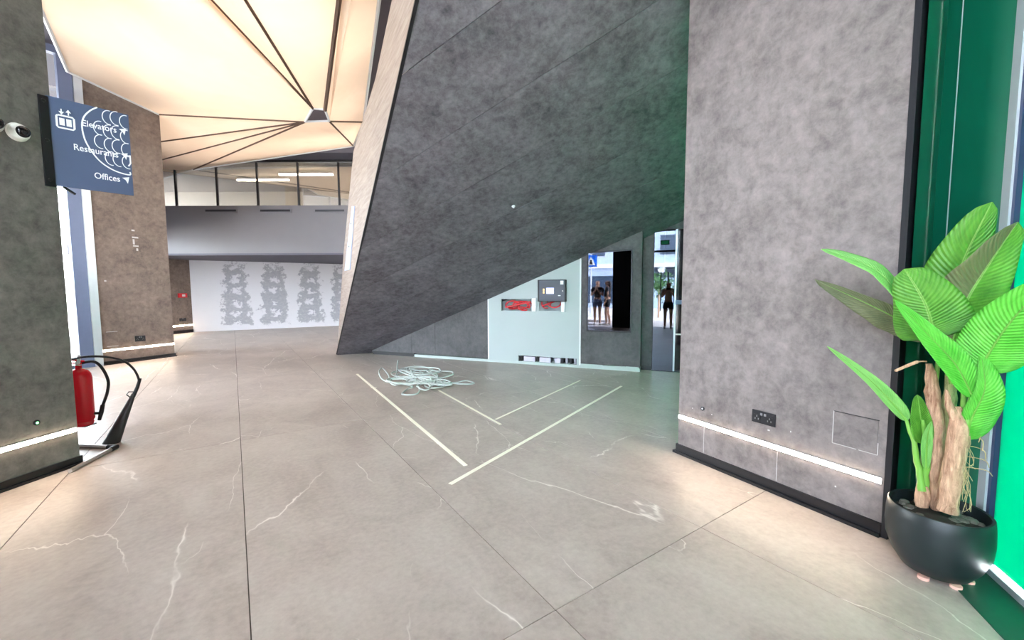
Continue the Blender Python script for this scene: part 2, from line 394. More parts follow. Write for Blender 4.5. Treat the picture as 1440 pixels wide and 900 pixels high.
mk('wall_gallery', MB().foot([(-13.2, 15.2), (BX1+1.5, 15.2), (BX1+1.5, 15.4), (-13.2, 15.4)], ZB0+.3, GZ1+.05), plain('cream_gallery_wall', lin(222,212,200), .8), kind='structure')
for (a, b) in (((330, 244), (405, 257)), ((440, 262), (492, 269))):
    A = V((onz(*a, GZ1-.06).x*1.05, 13.2 if a[0] < 400 else 12.6, GZ1-.06)); B = A + V((1.6, 0, 0))
    t = thing('linear_light', A, ('slim linear gallery light behind the glass near the brown pillar' if a[0] < 400 else 'slim linear gallery light behind the glass near the pale wood stair side'), 'ceiling light', 'linear lights in the gallery')
    mk('housing', MB().bar(A+V((0,0,.05)), B+V((0,0,.05)), .09, .06), M_ALU, t); mk('diffuser', MB().bar(A, B, .06, .04), M_LED, t)

# ------------------------------------------------------------------ luminous fabric ceiling drawn to a hub
ceil = thing('ceiling', (-4, 8, 5.0), None, None, kind='structure')
ZF, ZH = 5.05, 4.62
hub = [onz(429, 171, ZH), onz(440, 152, ZH), onz(457, 154, ZH), onz(463, 170, ZH)]
hc = sum(hub, V((0,0,0)))/4
def ext(p, k): return V((hc.x+(p.x-hc.x)*k, hc.y+(p.y-hc.y)*k, p.z))
v1 = ext(onz(312, 0, ZF), 1.55); v2 = ext(onz(357, 0, ZF), 1.6); v3 = ext(onz(468, 0, ZF), 1.7)
v5 = onz(511, 171, ZF); r0 = onz(533, 0, ZF); v4 = r0 + (r0-v5)*.9; v6 = onz(497, 205, ZF)
v7 = onz(272, 238, 4.72); v8 = ext(onz(245, 241, 4.72), 1.3)
v9 = ext(onz(231, 221, 4.78), 1.25); v10 = ext(onz(229, 194, 4.88), 1.25)
v11 = Z(PB + nP*.02 - dP*.02, 0); v11.z = onp(227, 165, PB, nP).z
v12 = onz(95, 100, ZF); v13 = onz(52, 0, ZF); v14 = v13 + (v13-v12)*1.6; v11.z = 5.0
panels = [[hub[1], hub[0], v11, v12, v13, v14, v1], [hub[1], v1, v2], [hub[2], hub[1], v2, v3], [hub[3], hub[2], v3, v4, v5],
          [hub[3], v5, v6], [hub[0], hub[3], v6, v7], [hub[0], v7, v8, v9], [hub[0], v9, v10], [hub[0], v10, v11]]
for p in panels:
    mb = MB(); n_ = len(p)
    for i in range(1, n_-1):
        A, B, Cc = p[0], p[i], p[i+1]; K = 8; idx = {}; vs_ = []; fs = []
        for a in range(K+1):
            for b in range(K+1-a):
                q = A + (B-A)*(a/K) + (Cc-A)*(b/K); wv = 27*(1-a/K-b/K)*(a/K)*(b/K) if n_ == 3 else 0
                idx[a, b] = len(vs_); vs_.append(q + V((0,0,.05*wv)))
        for a in range(K):
            for b in range(K-a):
                fs.append((idx[a,b], idx[a+1,b], idx[a,b+1]))
                if a+b < K-1: fs.append((idx[a+1,b], idx[a+1,b+1], idx[a,b+1]))
        mb.add(vs_, fs)
    mb.smooth = False
    mk('fabric_panel', mb, M_FABRIC, ceil)
M_SEAM = plain('dark_seam', lin(96,74,62), .8)
for (a, b, r) in ((hub[1], v1, .02), (hub[1], v2, .02), (hub[2], v3, .034), (hub[3], v5, .018), (hub[3], v6, .018), (hub[0], v7, .018), (hub[0], v9, .016), (hub[0], v10, .016), (hub[0], v11, .016)):
    mk('seam', MB().tube([a-V((0,0,.008)), b-V((0,0,.008))], r, 6), M_SEAM, ceil)
for a, b in ((v11, v12), (v12, v13), (v13, v14), (v4, v5), (v5, v6), (v6, v7), (v7, v8)):
    mk('edge_trim', MB().tube([a, b], .028, 6), M_WHITEP, ceil)
hm = MB(); top = hc + V((.05, .12, .16))
hm.add(hub + [top], [(0,1,4), (1,2,4), (2,3,4), (3,0,4)]); hm.add([p+V((0,0,.015)) for p in hub], [(0,1,2,3)])
mk('hub', hm, plain('dark_hub', lin(92,82,88), .6), ceil, 'dark faceted hub plate where the fabric seams meet')
for i in range(4): mk('hub_rim', MB().tube([hub[i], hub[(i+1) % 4]], .022, 6), M_WHITEP, ceil)
# lamps of the light box above the fabric
for (x, y, sx, sy, e) in ((-4.6, 7.0, 3.2, 3.0, 62), (-3.2, 5.0, 2.2, 3.0, 60), (-7.0, 9.6, 3.0, 2.6, 40), (-4.6, 9.9, 2.6, 1.5, 30), (-4.2, 3.0, 2.5, 2.5, 45)):
    al = bpy.data.lights.new('fabric_lightbox', 'AREA'); al.shape = 'RECTANGLE'; al.size = sx; al.size_y = sy; al.energy = e*.50; al.color = (1, .88, .76)
    ao = bpy.data.objects.new('fabric_lightbox', al); col.objects.link(ao); ao.location = (x, y, 5.52)
mk('ceiling_roof', MB().foot([(-14,-.6), (-3.8,-1.9), (1.1,-2.3), (3.1,2.2), (3.2,3.2), (4.7,6.4), (6.5,8), (6.5,20), (-14,20)], ROOF, ROOF+.4), M_DARKC, kind='structure')

# ------------------------------------------------------------------ staircase: sloping dark underside, pale wood side
T = onp(587, 0, P1, NS); dT = (T-P1); dTh = V((dT.x, dT.y, 0)).normalized()
st = thing('staircase', P1, 'staircase with dark sloping panelled underside and pale wood side', 'stairs')
dpl = (RR-Q).normalized()                                # direction of the panel joints
acr = NS.cross(dpl).normalized()
if acr.y > 0: acr = -acr
# outline of the underside in plane coordinates (a along joints, b across)
def ab(P): return ((P-Q).dot(dpl), (P-Q).dot(acr))
Tn = P1 + dT*1.28
far = RR + dpl*2.2
nearR = Tn + dpl*3.6
# strip boundaries across
pa1, pb1 = ab(P1); ta, tb_ = ab(Tn)
def left_a(b): return pa1 + (ta-pa1)*(b-pb1)/(tb_-pb1)
b0, b1 = -.42, ab(Tn)[1]
NB = 8; th_ = .03
def P_(a, b): return Q + dpl*a + acr*b
q0 = ab(P1)[1]
def right_a(b): return 9.0 - .35*b
for i in range(NB):
    ba = b0 + (b1-b0)*i/NB; bb = b0 + (b1-b0)*(i+1)/NB
    A = ba + .003; B = bb - .003
    # keep the underside clear of the right-hand pillar
    ra, rb_ = 8.4, 8.4
    for k_, bv in ((0, A), (1, B)):
        lim = 8.4
        for s in range(0, 840):
            P = P_(s*.01, bv)
            if (P-RA).dot(nR) > -.02 and (P-RA).dot(dR) > -.02: lim = s*.01; break
        if k_ == 0: ra = lim
        else: rb_ = lim
    fa = lambda b: -b*acr.z/dpl.z + .004
    if i == 0:
        poly = [P_(fa(A), A), P_(ra, A), P_(rb_, B)] + ([P_(left_a(B), B), P1+dpl*.004] if B > pb1 else [P_(fa(B), B)])
    elif A < pb1: poly = [P_(fa(A), A), P_(ra, A), P_(rb_, B), P_(left_a(B), B), P1+dpl*.004]
    else: poly = [P_(left_a(A), A), P_(ra, A), P_(rb_, B), P_(left_a(B), B)]
    mk('soffit_panel', MB().prism(poly, -NS*th_), M_SOFFIT, st)
mk('soffit_backing', MB().prism([P_(.4, .1)-NS*.045, P_(8.0, .1)-NS*.045, P_(8.6, b1)-NS*.045, P_(left_a(b1)+.5, b1)-NS*.045, P_(left_a(.6)+.5, .6)-NS*.045], -NS*.1), M_BLACK, st)
nF = vn(P1, T)
if nF.x > 0: nF = -nF                                    # towards the left, out of the wood face
K1 = onp(483, 357, P1, nF); K2 = onp(497, 213, P1, nF); K3 = onp(528, 110, P1, nF); K4 = onp(551, 0, P1, nF)
K5 = K4 + (K4-K3)*1.6
botE = Tn
prof = [P1 + V((0,0,.02)), T, botE, Z(botE, max(K5.z, botE.z+.5)), K5, K4, K3, K2, K1]
mk('side_cladding', MB().prism([p + nF*.0 for p in prof], -nF*.06), M_WOOD, st, 'pale wood cladding on the stair side')
mk('edge_trim', MB().bar(P1+V((0,0,.02))+nF*.004, Tn+nF*.004, .03, .02), M_BLACKM, st)
hq = [onp(496, 290, P1, nF), onp(499.5, 290, P1, nF), onp(493, 379, P1, nF), onp(485.5, 381, P1, nF)]
hr = mk('handrail_plate', MB().prism([p + nF*.002 for p in hq], nF*.012), plain('pale_blue_metal', lin(190,200,228), .35, .2), st, 'pale metal plate let into the wood')
for k in (.25, .6):
    c = hq[0]*(1-k)*.5 + hq[3]*k*.5 + hq[1]*(1-k)*.5 + hq[2]*k*.5
    mk('screw', MB().lathe(c + nF*.014, [(.012, 0), (.012, .006)], 8, (V((0,0,1)), nF.cross(V((0,0,1))), nF)), M_BLACKM, hr)

# ------------------------------------------------------------------ back wall under the stair
slope = RR.z/((RR-Q).dot(dB))
def bw(u, v, w_=0.0): return Q + dB*u + V((0,0,v)) + nB*w_
def uof(x, y, w_=0.0): P = onp(x, y, Q+nB*w_, nB); return (P-Q).dot(dB), P.z
def top(u, w_=0.0): P = bw(u, 0, w_); return soff(P.x, P.y) - .004
def wpiece(mb, u0, u1, v0, v1, w0, w1):
    a0 = min(v1, top(u0, w1)) if v1 is not None else top(u0, w1); a1 = min(v1, top(u1, w1)) if v1 is not None else top(u1, w1)
    if a1 <= v0: return mb
    a0 = max(a0, v0+.001)
    return mb.prism([bw(u0, v0, w0), bw(u1, v0, w0), bw(u1, a1, w0), bw(u0, a0, w0)], nB*(w1-w0))
back = mk('wall_back', wpiece(MB(), .35, 9.5, 0, None, -.55, -.32), M_BLACK, kind='structure')
uA, uB_, uC = uof(687, 470)[0], uof(816, 440)[0], uof(901.5, 440)[0]
u_s = [uof(520, 495)[0], uof(579, 490)[0], uof(612, 480)[0], uA-.004]
for a, b in zip(u_s[:-1], u_s[1:]):
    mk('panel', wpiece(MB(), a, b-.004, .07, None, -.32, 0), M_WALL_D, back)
u_bb = uof(583, 503)[0]
mk('baseboard_back', wpiece(MB(), u_s[0]+.1, u_bb, 0, .075, -.3, .015), M_BLACK, kind='structure')
# raw plaster strip with a ragged top edge
mb = MB(); k = 0; u = u_bb; rnd = random.Random(3)
while u < uC-.02:
    du = min(rnd.uniform(.06, .22), uC-u); inwhite = uA < u < uB_
    h = .05 if u < uA else (.05 if inwhite else rnd.uniform(.05, .10))
    wpiece(mb, u, u+du, 0, h, -.3, .006 if not inwhite else .004); u += du
mk('plaster_strip', mb, M_RAW, back, 'ragged raw plaster strip along the floor')
spk = uof(857, 515)[0]
mk('plaster_spike', MB().prism([bw(spk-.02, .08, .002), bw(spk+.02, .08, .002), bw(spk+.004, .26, .002), bw(spk-.004, .26, .002)], nB*.006), M_RAW, back)
# white plaster panel with cut-outs
h1 = (uof(705, 428)[0], uof(748, 428)[0], uof(725, 437)[1], uof(725, 420.5)[1])
h2 = (uof(758, 430)[0], uof(791, 430)[0], uof(770, 437)[1], uof(770, 414)[1])
h3 = (uof(729, 507)[0], uof(811, 507)[0], uof(770, 513)[1], uof(770, 503)[1]+.012)
mb = MB()
cuts = sorted([uA, h1[0], h1[1], h2[0], h2[1], uB_, h3[0], h3[1]])
for a, b in zip(cuts[:-1], cuts[1:]):
    m_ = (a+b)/2; segs = [(.05, None)]
    for h in (h3, h1, h2):
        if h[0] < m_ < h[1]:
            lo, hi = segs.pop(); segs += [(lo, h[2]), (h[3], hi)]
    for lo, hi in segs: wpiece(mb, a, b, lo, hi, -.03, .002)
M_GREENBOARD = plain('white_plasterboard', lin(172,181,181), .8, 0, .03, 4)
mk('plasterboard', mb, M_GREENBOARD, back, 'unpainted white plasterboard with three cut openings')
for uu in (uA, uB_):
    mk('corner_bead', wpiece(MB(), uu-.012, uu+.012, .05, None, -.02, .008), M_WHITEP, back)
mk('cavity_back', wpiece(MB(), uA+.02, uB_-.02, .02, 1.7, -.30, -.26), plain('pale_cavity', lin(190,204,206), .8), back)
# dark panels with the screen
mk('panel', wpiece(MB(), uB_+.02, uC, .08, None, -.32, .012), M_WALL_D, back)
# recess with mirrored door
RW = -.22
uD0, uD1, uD2 = uof(918, 430, RW)[0], uof(950.5, 430, RW)[0], uof(986, 430, RW)[0]
zD = uof(930, 323, RW)[1]
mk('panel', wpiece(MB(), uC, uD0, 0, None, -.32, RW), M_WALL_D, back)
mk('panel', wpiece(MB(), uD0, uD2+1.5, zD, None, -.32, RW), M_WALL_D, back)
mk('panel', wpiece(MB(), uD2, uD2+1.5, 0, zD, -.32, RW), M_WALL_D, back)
mk('trim_2', wpiece(MB(), uC, uD0-.01, 0, .075, RW, RW+.012), M_BLACK, kind='structure')
def mirror_mat(name, c, rough=.01):
    m = NT(name); m.setb(Base_Color=m.mix(m.noise(m.coords(), 2, 2), c, tuple(x*.92 for x in c)), Metallic=1.0, Roughness=rough); return m.m
M_MIRROR = mirror_mat('dark_mirror_glass', (.085, .095, .115))
M_SCREEN = mirror_mat('glossy_black_screen', (.085, .09, .11))
door = thing('door_1', bw((uD0+uD2)/2, 0, RW), None, None, kind='structure')
mk('leaf', wpiece(MB(), uD0+.01, uD1-.03, .012, zD-.01, RW, RW+.03), M_MIRROR, door, 'mirrored dark glass door leaf')
mk('stile', wpiece(MB(), uD1-.028, uD1+.0, .012, zD-.01, RW, RW+.036), M_ALU, door)
M_BGL = plain('black_glass', (.006,.006,.008), .06, 0, .02)
mk('leaf', wpiece(MB(), uD1+.006, uD2-.01, .05, zD-.01, RW, RW+.03), M_BGL, door, 'black glass door leaf')
mk('threshold', wpiece(MB(), uD0, uD2, 0, .012, RW, RW+.04), M_BLACKM, door)
uL, vL = uof(958, 425, RW); mk('lock', wpiece(MB(), uL-.09, uL+.16, vL-.035, vL+.035, RW+.03, RW+.05), M_BLUEFR, door)
_, vb = uof(958, 470, RW); mk('rail', wpiece(MB(), uD1+.006, uD2-.01, vb-.012, vb+.012, RW+.03, RW+.04), M_CHROME, door)
# screen on the wall
s0, s1 = uof(826, 410, .012)[0], uof(889, 410, .012)[0]; z0, z1 = uof(858, 466.5, .012)[1], uof(858, 352, .012)[1]
tv = thing('wall_screen', bw((s0+s1)/2, z0, .02), 'tall glossy black portrait screen on the dark wall under the stair', 'screen')
mb = MB()
for (a, b, c, d) in ((s0, s1, z0, z0+.02), (s0, s1, z1-.02, z1), (s0, s0+.02, z0+.02, z1-.02), (s1-.02, s1, z0+.02, z1-.02)): wpiece(mb, a, b, c, d, .013, .06)
mk('frame', mb, M_BLACKM, tv)
mk('glass', wpiece(MB(), s0+.02, s1-.02, z0+.02, z1-.02, .016, .05), M_SCREEN, tv, 'mirror-like black glass')
# fire alarm panel
f0, f1 = uof(758.5, 410)[0], uof(797, 410)[0]; fz0, fz1 = uof(778, 424)[1], uof(778, 393.5)[1]
M_FAP = plain('charcoal_panel', lin(78,82,92), .5, .1)
fp = thing('alarm_panel', bw((f0+f1)/2, fz0, .01), 'charcoal alarm control box with small lit display on the white plasterboard', 'control panel')
mk('case', wpiece(MB(), f0, f1, fz0, fz1, .006, .11), M_BLACKM, fp, bevel=.006)
dr = mk('door', wpiece(MB(), f0+.035, f1-.012, fz0+.015, fz1-.012, .11, .118), M_FAP, fp)
fw, fh = f1-f0, fz1-fz0
mk('display', wpiece(MB(), f0+fw*.33, f0+fw*.60, fz0+fh*.36, fz0+fh*.63, .119, .124), emit('blue_display', lin(176,190,232), .7), fp)
mk('keypad', wpiece(MB(), f0+fw*.14, f0+fw*.31, fz0+fh*.34, fz0+fh*.62, .119, .122), M_FAP, fp)
for k in range(3): mk('indicator', wpiece(MB(), f0+fw*.21, f0+fw*.26, fz0+fh*(.38+.08*k), fz0+fh*(.43+.08*k), .122, .126), emit('amber_light', (1,.55,.2), 1.0), fp)
mk('tag', wpiece(MB(), f0+fw*.83, f0+fw*.94, fz0+fh*.78, fz0+fh*.95, .119, .121), M_WHITEP, fp)
mk('lock', wpiece(MB(), f0+fw*.90, f0+fw*.93, fz0+fh*.46, fz0+fh*.52, .119, .126), M_CHROME, fp)
mk('badge', wpiece(MB(), f0+fw*.75, f0+fw*.84, fz0+fh*.26, fz0+fh*.30, .119, .121), M_WHITEP, fp)
# red cable in the openings
M_RED = plain('red_cable', lin(206,40,48), .4)
def cable_loop(h, n, seed, label):
    r_ = random.Random(seed); c = bw((h[0]+h[1])/2, (h[2]+h[3])/2, -.1); mb = MB()
    W_, H_ = h[1]-h[0], h[3]-h[2]
    for k in range(n):
        pts = []; ph = r_.uniform(0, 6)
        cu_ = h[0] + W_*r_.uniform(.25, .75); cv = h[2] + H_*r_.uniform(.4, .6); ru = W_*r_.uniform(.16, .30); rv = H_*r_.uniform(.2, .42)
        ru = min(ru, cu_-h[0]-.03, h[1]-cu_-.03)
        for s in range(25):
            a = s/24*2*math.pi*.93+ph; pts.append(bw(cu_+ru*math.cos(a), cv+rv*math.sin(a), -.05-.02*k+.012*math.sin(2*a)))
        mb.tube(pts, .013, 6)
    pts = [bw(h[0]+W_*t_, h[2]+H_*(.2+.6*t_), -.03) for t_ in (.12, .4, .7, .95)]; mb.tube(pts, .016, 6)
    return mk('red_cable', mb, M_RED, label=label, cat='cable', group='red cables in the wall openings')
cable_loop(h1, 5, 2, 'looped red cable in the wide wall opening left of the alarm box')
cable_loop(h2, 2, 5, 'red cable in the wall opening below the alarm box')
mk('junction_box', wpiece(MB(), h1[1]+.005, h1[1]+.085, h1[2]-.01, h1[3]+.02, .003, .03), M_WHITEP, label='narrow white box between the two openings in the plasterboard', cat='box', bevel=.004)
mk('junction_box', wpiece(MB(), h2[1]-.02, h2[1]+.05, h2[2]-.02, h2[3]-.11, .003, .035), M_WHITEP, label='small white box at the lower right corner of the alarm box', cat='box', bevel=.004)
mb = MB(); M_STUD = plain('galvanised_stud', lin(150,150,158), .45, .4)
for k in range(14):
    u = h3[0] + (h3[1]-h3[0])*(k+.5)/14
    if k in (0, 4, 7, 9, 10, 11, 12, 13):
        mk('stud', wpiece(MB(), u-.02, u+.02, h3[2]-.02, h3[3]+.02, -.2, -.06), M_STUD if k % 2 else M_BLACKM, back)
for k, (a, b) in enumerate(((.08, .28), (.36, .55), (.62, .72))):
    W_ = h3[1]-h3[0]; mk('duct', wpiece(MB(), h3[0]+W_*a, h3[0]+W_*b, h3[2]-.01, h3[3]-.02, -.12, -.05), plain('pale_duct', lin(196,190,206), .5), back)
# unseen wall added behind the stair to keep sun from leaking in
mk('wall_leak_block', MB().foot([WE, (5.6, 7.5, 0), (5.8, 7.7, 0), WE+V((.2,.2,0))], 0, ROOF), M_SLAB, kind='structure')

# ------------------------------------------------------------------ right pillar wall
wr = mk('wall_right', MB().foot([RA, RB-dR*.02, RB-dR*.02+nR*.35, RA+nR*.35], 0, ROOF), M_WALL_R, kind='structure')
mk('trim_3', MB().foot([RB-dR*.019-nR*.008, RB+dR*.010-nR*.008, RB+dR*.010+nR*.35, RB-dR*.019+nR*.35], .0, ROOF), M_BLACKM, kind='structure')
mk('baseboard_right', MB().foot([RA-nR*.012-dR*.012, RB-dR*.02-nR*.012, RB-dR*.02+nR*.002, RA+nR*.33-dR*.012], .0, .078).foot([RA-nR*.03-dR*.03, RB-dR*.02-nR*.03, RB-dR*.02, RA+nR*.3-dR*.03], 0, .02), M_BLACK, kind='structure')
def uR(x, y): P = onp(x, y, RA, nR); return (P-RA).dot(dR), P.z
lr = led('led_strip', RA+dR*.004, RB-dR*.03, -nR, .318, .025, 'glowing warm light strip low on the grey wall beside the potted plant')
def rw(u, v, w_=0): return RA + dR*u + V((0,0,v)) - nR*w_
def rbox(mb, u0, u1, v0, v1, w0, w1):
    return mb.prism([rw(u0,v0,w0), rw(u1,v0,w0), rw(u1,v1,w0), rw(u0,v1,w0)], -nR*(w1-w0))
def socket(name, O, dx, n, w_, h_, label):
    t = thing(name, O, label, 'socket', 'black double wall sockets')
    up_ = V((0,0,1)); axs = (dx, n, up_)
    mk('plate', MB().box(O+n*.006, w_, .01, h_, axs), M_BLACKM, t, bevel=.002)
    for s in (-1, 1):
        mk('outlet', MB().box(O+n*.0115+dx*(s*w_*.27)-up_*h_*.08, w_*.3, .003, h_*.5, axs), M_BLACK, t)
        mk('switch', MB().box(O+n*.0125+dx*(s*w_*.08)+up_*h_*.26, w_*.09, .005, h_*.18, axs), plain('grey_switch', lin(120,120,124), .4), t)
        for q in ((0, .10), (-.07, -.10), (.07, -.10)):
            mk('pin_hole', MB().box(O+n*.0132+dx*(s*w_*.27+q[0]*w_)+up_*(q[1]*h_-h_*.06), .006, .002, .012, axs), plain('slot_grey', lin(110,110,112), .5), t)
    return t
su, sv = uR(1074.5, 587.5); u0_, _ = uR(1058, 587); u1_, _ = uR(1091, 587)
socket('wall_socket', rw(su, sv), dR, -nR, u1_-u0_, .088, 'black double wall socket above the light strip on the wall beside the plant')
du, dv = uR(988.5, 574.5)
t = thing('door_stud', rw(du, dv), 'small round black sensor with pale centre on the wall beside the plant', 'sensor')
ax = (dR, V((0,0,1)), -nR)
mk('ring', MB().lathe(rw(du, dv, .001), [(.017, 0), (.017, .005), (.011, .008)], 16, ax), M_BLACK, t); mk('lens', MB().lathe(rw(du, dv, .009), [(.006, 0), (.004, .003)], 10, ax), M_WHITEP, t)
# access hatch outlined by a thin joint
a0, b1_ = uR(1173, 577.5); a1, b0_ = uR(1234, 640)
ht = thing('access_hatch', rw((a0+a1)/2, b0_), 'flush square access hatch in the grey wall beside the plant', 'hatch')
mk('cover', rbox(MB(), a0+.004, a1-.004, b0_+.004, b1_-.004, .0, .003), M_WALL_R, ht)
for (c, d, e, f) in ((a0-.002, a0+.002, b0_, b1_), (a0, a1*.55+a0*.45, b0_-.002, b0_+.002), (a1*.6+a0*.4, a1, b0_-.002, b0_+.002), (a1-.002, a1+.002, b0_, b0_+.07)):
    mk('chipped_edge', rbox(MB(), c, d, e, f, 0, .0035), plain('pale_filler', lin(178,172,170), .8), ht)
mk('joint', rbox(MB(), a0, a1, b1_-.002, b1_+.002, 0, .0032), M_BLACK, ht)
M_FILL = plain('filler_speck', lin(190,186,184), .8)
for (x, y, w_, h_) in ((1081, 605, .014, .008), (1112, 607, .006, .01), (1001, 583, .006, .006), (974, 574, .006, .006), (1175, 684, .008, .01)):
    u, v = uR(x, y); mk('filler_spot', rbox(MB(), u-w_/2, u+w_/2, v-h_/2, v+h_/2, 0, .0015), M_FILL, wr)
for x in (989, 1093):
    u, v = uR(x, 640); mk('panel_joint', rbox(MB(), u-.0012, u+.0012, .085, .30, 0, .001), M_FILL, wr)

# ------------------------------------------------------------------ right glazing with green film, column with the film's green light in its colour
gd = V((.37, .93, 0)).normalized(); G0 = onz(1412, 830); gn = V((gd.y, -gd.x, 0))     # gn: outwards (+x)
def gp(s, o=0): return G0 + gd*s + gn*o
KE = min((gp(k*.005) for k in range(-40, 200)), key=lambda p: abs(px_of(p)[0]-1366)); sK = (KE-G0).dot(gd)
KS = at(1256, 752, 3.42); KS.z = 0
kd = (KE-KS).normalized(); kn = V((kd.y, -kd.x, 0))
if kn.x < 0: kn = -kn
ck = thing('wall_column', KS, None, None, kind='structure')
wK = (KE-KS).length
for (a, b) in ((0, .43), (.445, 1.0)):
    mk('cladding_panel', MB().foot([KS+kd*(wK*a), KS+kd*(wK*b), KS+kd*(wK*b)+kn*.15, KS+kd*(wK*a)+kn*.15], 0, ROOF), M_COL_GREENLIT, ck)
mk('joint_bead', MB().foot([KS+kd*(wK*.432)-kn*.002, KS+kd*(wK*.438)-kn*.002, KS+kd*(wK*.438)+kn*.1, KS+kd*(wK*.432)+kn*.1], 0, ROOF), M_ALU, ck)
mk('return_panel', MB().foot([RB+dR*.03+nR*.01, KS+kn*.03, KS+kn*.15, RB+dR*.03+nR*.2], 0, ROOF), M_COL_GREENLIT, ck)
gw = thing('window_2', gp(0), None, None, kind='structure')
FS0 = -.75
mk('green_film', MB().foot([gp(FS0, .03), gp(sK-.05, .03), gp(sK-.05, .036), gp(FS0, .036)], .05, ROOF), M_FILM, gw)
mk('pane', MB().foot([gp(FS0, .045), gp(sK-.05, .045), gp(sK-.05, .055), gp(FS0, .055)], .05, ROOF), M_GLASS, gw)
mk('wall_light_block', MB().foot([gp(-4.1, 0), gp(FS0, 0), gp(FS0, .25), gp(-4.1, .25)], 0, ROOF), plain('pale_bounce_plaster', lin(214,208,204), .8), kind='structure')  # unseen wall added to stop the sun and bounce neutral fill
mk('jamb', MB().foot([gp(sK-.055, .0), gp(sK+.02, 0), gp(sK+.02, .12), gp(sK-.055, .12)], 0, ROOF), M_ALU, gw)
mk('gasket', MB().foot([gp(sK-.075, .01), gp(sK-.055, .01), gp(sK-.055, .06), gp(sK-.075, .06)], 0, ROOF), plain('dark_blue_gasket', lin(30,44,80), .5), gw)
mk('sill', MB().foot([gp(FS0, .0), gp(sK-.055, .0), gp(sK-.055, .07), gp(FS0, .07)], 0, .035), M_ALU, gw)
mk('trim_4', MB().foot([gp(FS0, -.2), gp(sK+.1, -.2), gp(sK+.1, 0), gp(FS0, 0)], 0, .004), M_GREENFLOOR, kind='structure')
# a second green bay between the pillar and the back wall
ga, gb = RA+nR*.33+dR*.02, bw((RR-Q).dot(dB)+1.0, 0, -.2)
gw2 = thing('window_3', Z(ga, 0), None, None, kind='structure'); g2d = (gb-ga).normalized(); g2n = V((g2d.y, -g2d.x, 0))
mk('green_film', MB().foot([ga, gb, gb+g2n*.006, ga+g2n*.006], 0, ROOF), M_FILM, gw2)
mk('pane', MB().foot([ga+g2n*.02, gb+g2n*.02, gb+g2n*.03, ga+g2n*.03], 0, ROOF), M_GLASS, gw2)
mk('wall_right_return', MB().foot([RA+nR*.34+dR*.3, KS+kn*.14, KS+kn*.3+V((.2,0,0)), ga+g2n*.2], 0, ROOF), M_SLAB, kind='structure')

# ------------------------------------------------------------------ left glazing between the pillars
def glazing(name, A, B, s_bars, zt):
    d = (B-A).normalized(); n = V((d.y, -d.x, 0)); Lg = (B-A).length
    t = thing(name, Z(A, 0), None, None, kind='structure')
    mk('pane', MB().foot([A-n*.005, B-n*.005, B+n*.005, A+n*.005], .06, zt), M_GLASS, t)
    for (s, w_, mat) in s_bars:
        P = A + d*(Lg*s); mk('mullion', MB().foot([P-d*w_/2-n*.06, P+d*w_/2-n*.06, P+d*w_/2+n*.06, P-d*w_/2+n*.06], 0, zt), mat, t)
    mk('sill', MB().foot([A-n*.05, B-n*.05, B+n*.05, A+n*.05], 0, .06), M_BLUEFR, t)
    mk('head', MB().foot([A-n*.06, B-n*.06, B+n*.06, A+n*.06], zt, ROOF), M_BLUEFR, t)
    return t
GB = PA - nP*.03; GC = V((-9.3, 5.1, 0)); nGb = vn(GC, GB)
def sg_of(x): return (onp(x, 350, GB, nGb)-GC).dot((GB-GC).normalized())/(GB-GC).length
LB = (GB-GC).length; bars = []
for (xa, xb, mt_) in ((120, 132, M_ALU), (99, 119, M_BLUEFR), (80.5, 84, M_ALU)):
    a_, b_ = sg_of(xa), sg_of(xb); bars.append(((a_+b_)/2, abs(b_-a_)*LB, mt_))
glazing('window_4', GC, GB, bars + [(.02, .1, M_BLUEFR), (.4, .06, M_BLUEFR)], ROOF-.12)
GD = L1 - nLr*.68 - dL*.1
glazing('window_6', GD, GC, ((.02, .1, M_BLUEFR), (.25, .06, M_BLUEFR), (.5, .06, M_BLUEFR), (.75, .06, M_BLUEFR)), ROOF-.12)
glazing('window_5', PB-nP*.5+dP*.02, Z(DN-nD*.3, 0), ((.02, .1, M_BLUEFR), (.35, .08, M_BLUEFR), (.68, .08, M_BLUEFR), (.98, .1, M_BLUEFR)), 2.9)

# ------------------------------------------------------------------ entrance front behind the viewpoint (seen in the mirrored door and screen)
af = dB.copy(); F0 = nB*1.15
def fp_(s, o=0): return Z(F0 + af*s + nB*o, 0)           # o: outwards (away from the lobby)
en = thing('door_2', fp_(0), None, None, kind='structure')
mk('pier', MB().foot([fp_(-2.15, -.15), fp_(-1.5, -.15), fp_(-1.5, .15), fp_(-2.15, .15)], 0, ROOF), M_BLACKM, en)
for (a, b) in ((-4.1, -2.15), (-1.5, -.42), (-.40, .75), (.77, 1.75)):
    mk('pane', MB().foot([fp_(a, 0), fp_(b, 0), fp_(b, .012), fp_(a, .012)], .02, ROOF), M_GLASS, en)
for s in (-4.1, .76, 1.75):
    mk('mullion', MB().foot([fp_(s-.03, -.05), fp_(s+.03, -.05), fp_(s+.03, .05), fp_(s-.03, .05)], 0, ROOF), M_BLACKM, en)
for z_ in (2.75, 3.5): mk('transom', MB().bar(fp_(-1.5)+V((0,0,z_)), fp_(1.75)+V((0,0,z_)), .06, .07), M_BLACKM, en)
for s in (-.52, -.28): mk('pull_handle', MB().tube([fp_(s, -.06)+V((0,0,.6)), fp_(s, -.06)+V((0,0,2.0))], .02, 8), M_BLACKM, en)
ex = thing('exit_sign', fp_(-.41, -.12)+V((0,0,2.95)), 'small green exit sign hanging over the glass entrance, mirrored in the dark door', 'sign')
mk('housing', MB().bar(fp_(-.56, -.1)+V((0,0,3.05)), fp_(-.26, -.1)+V((0,0,3.05)), .04, .16), M_BLACKM, ex)
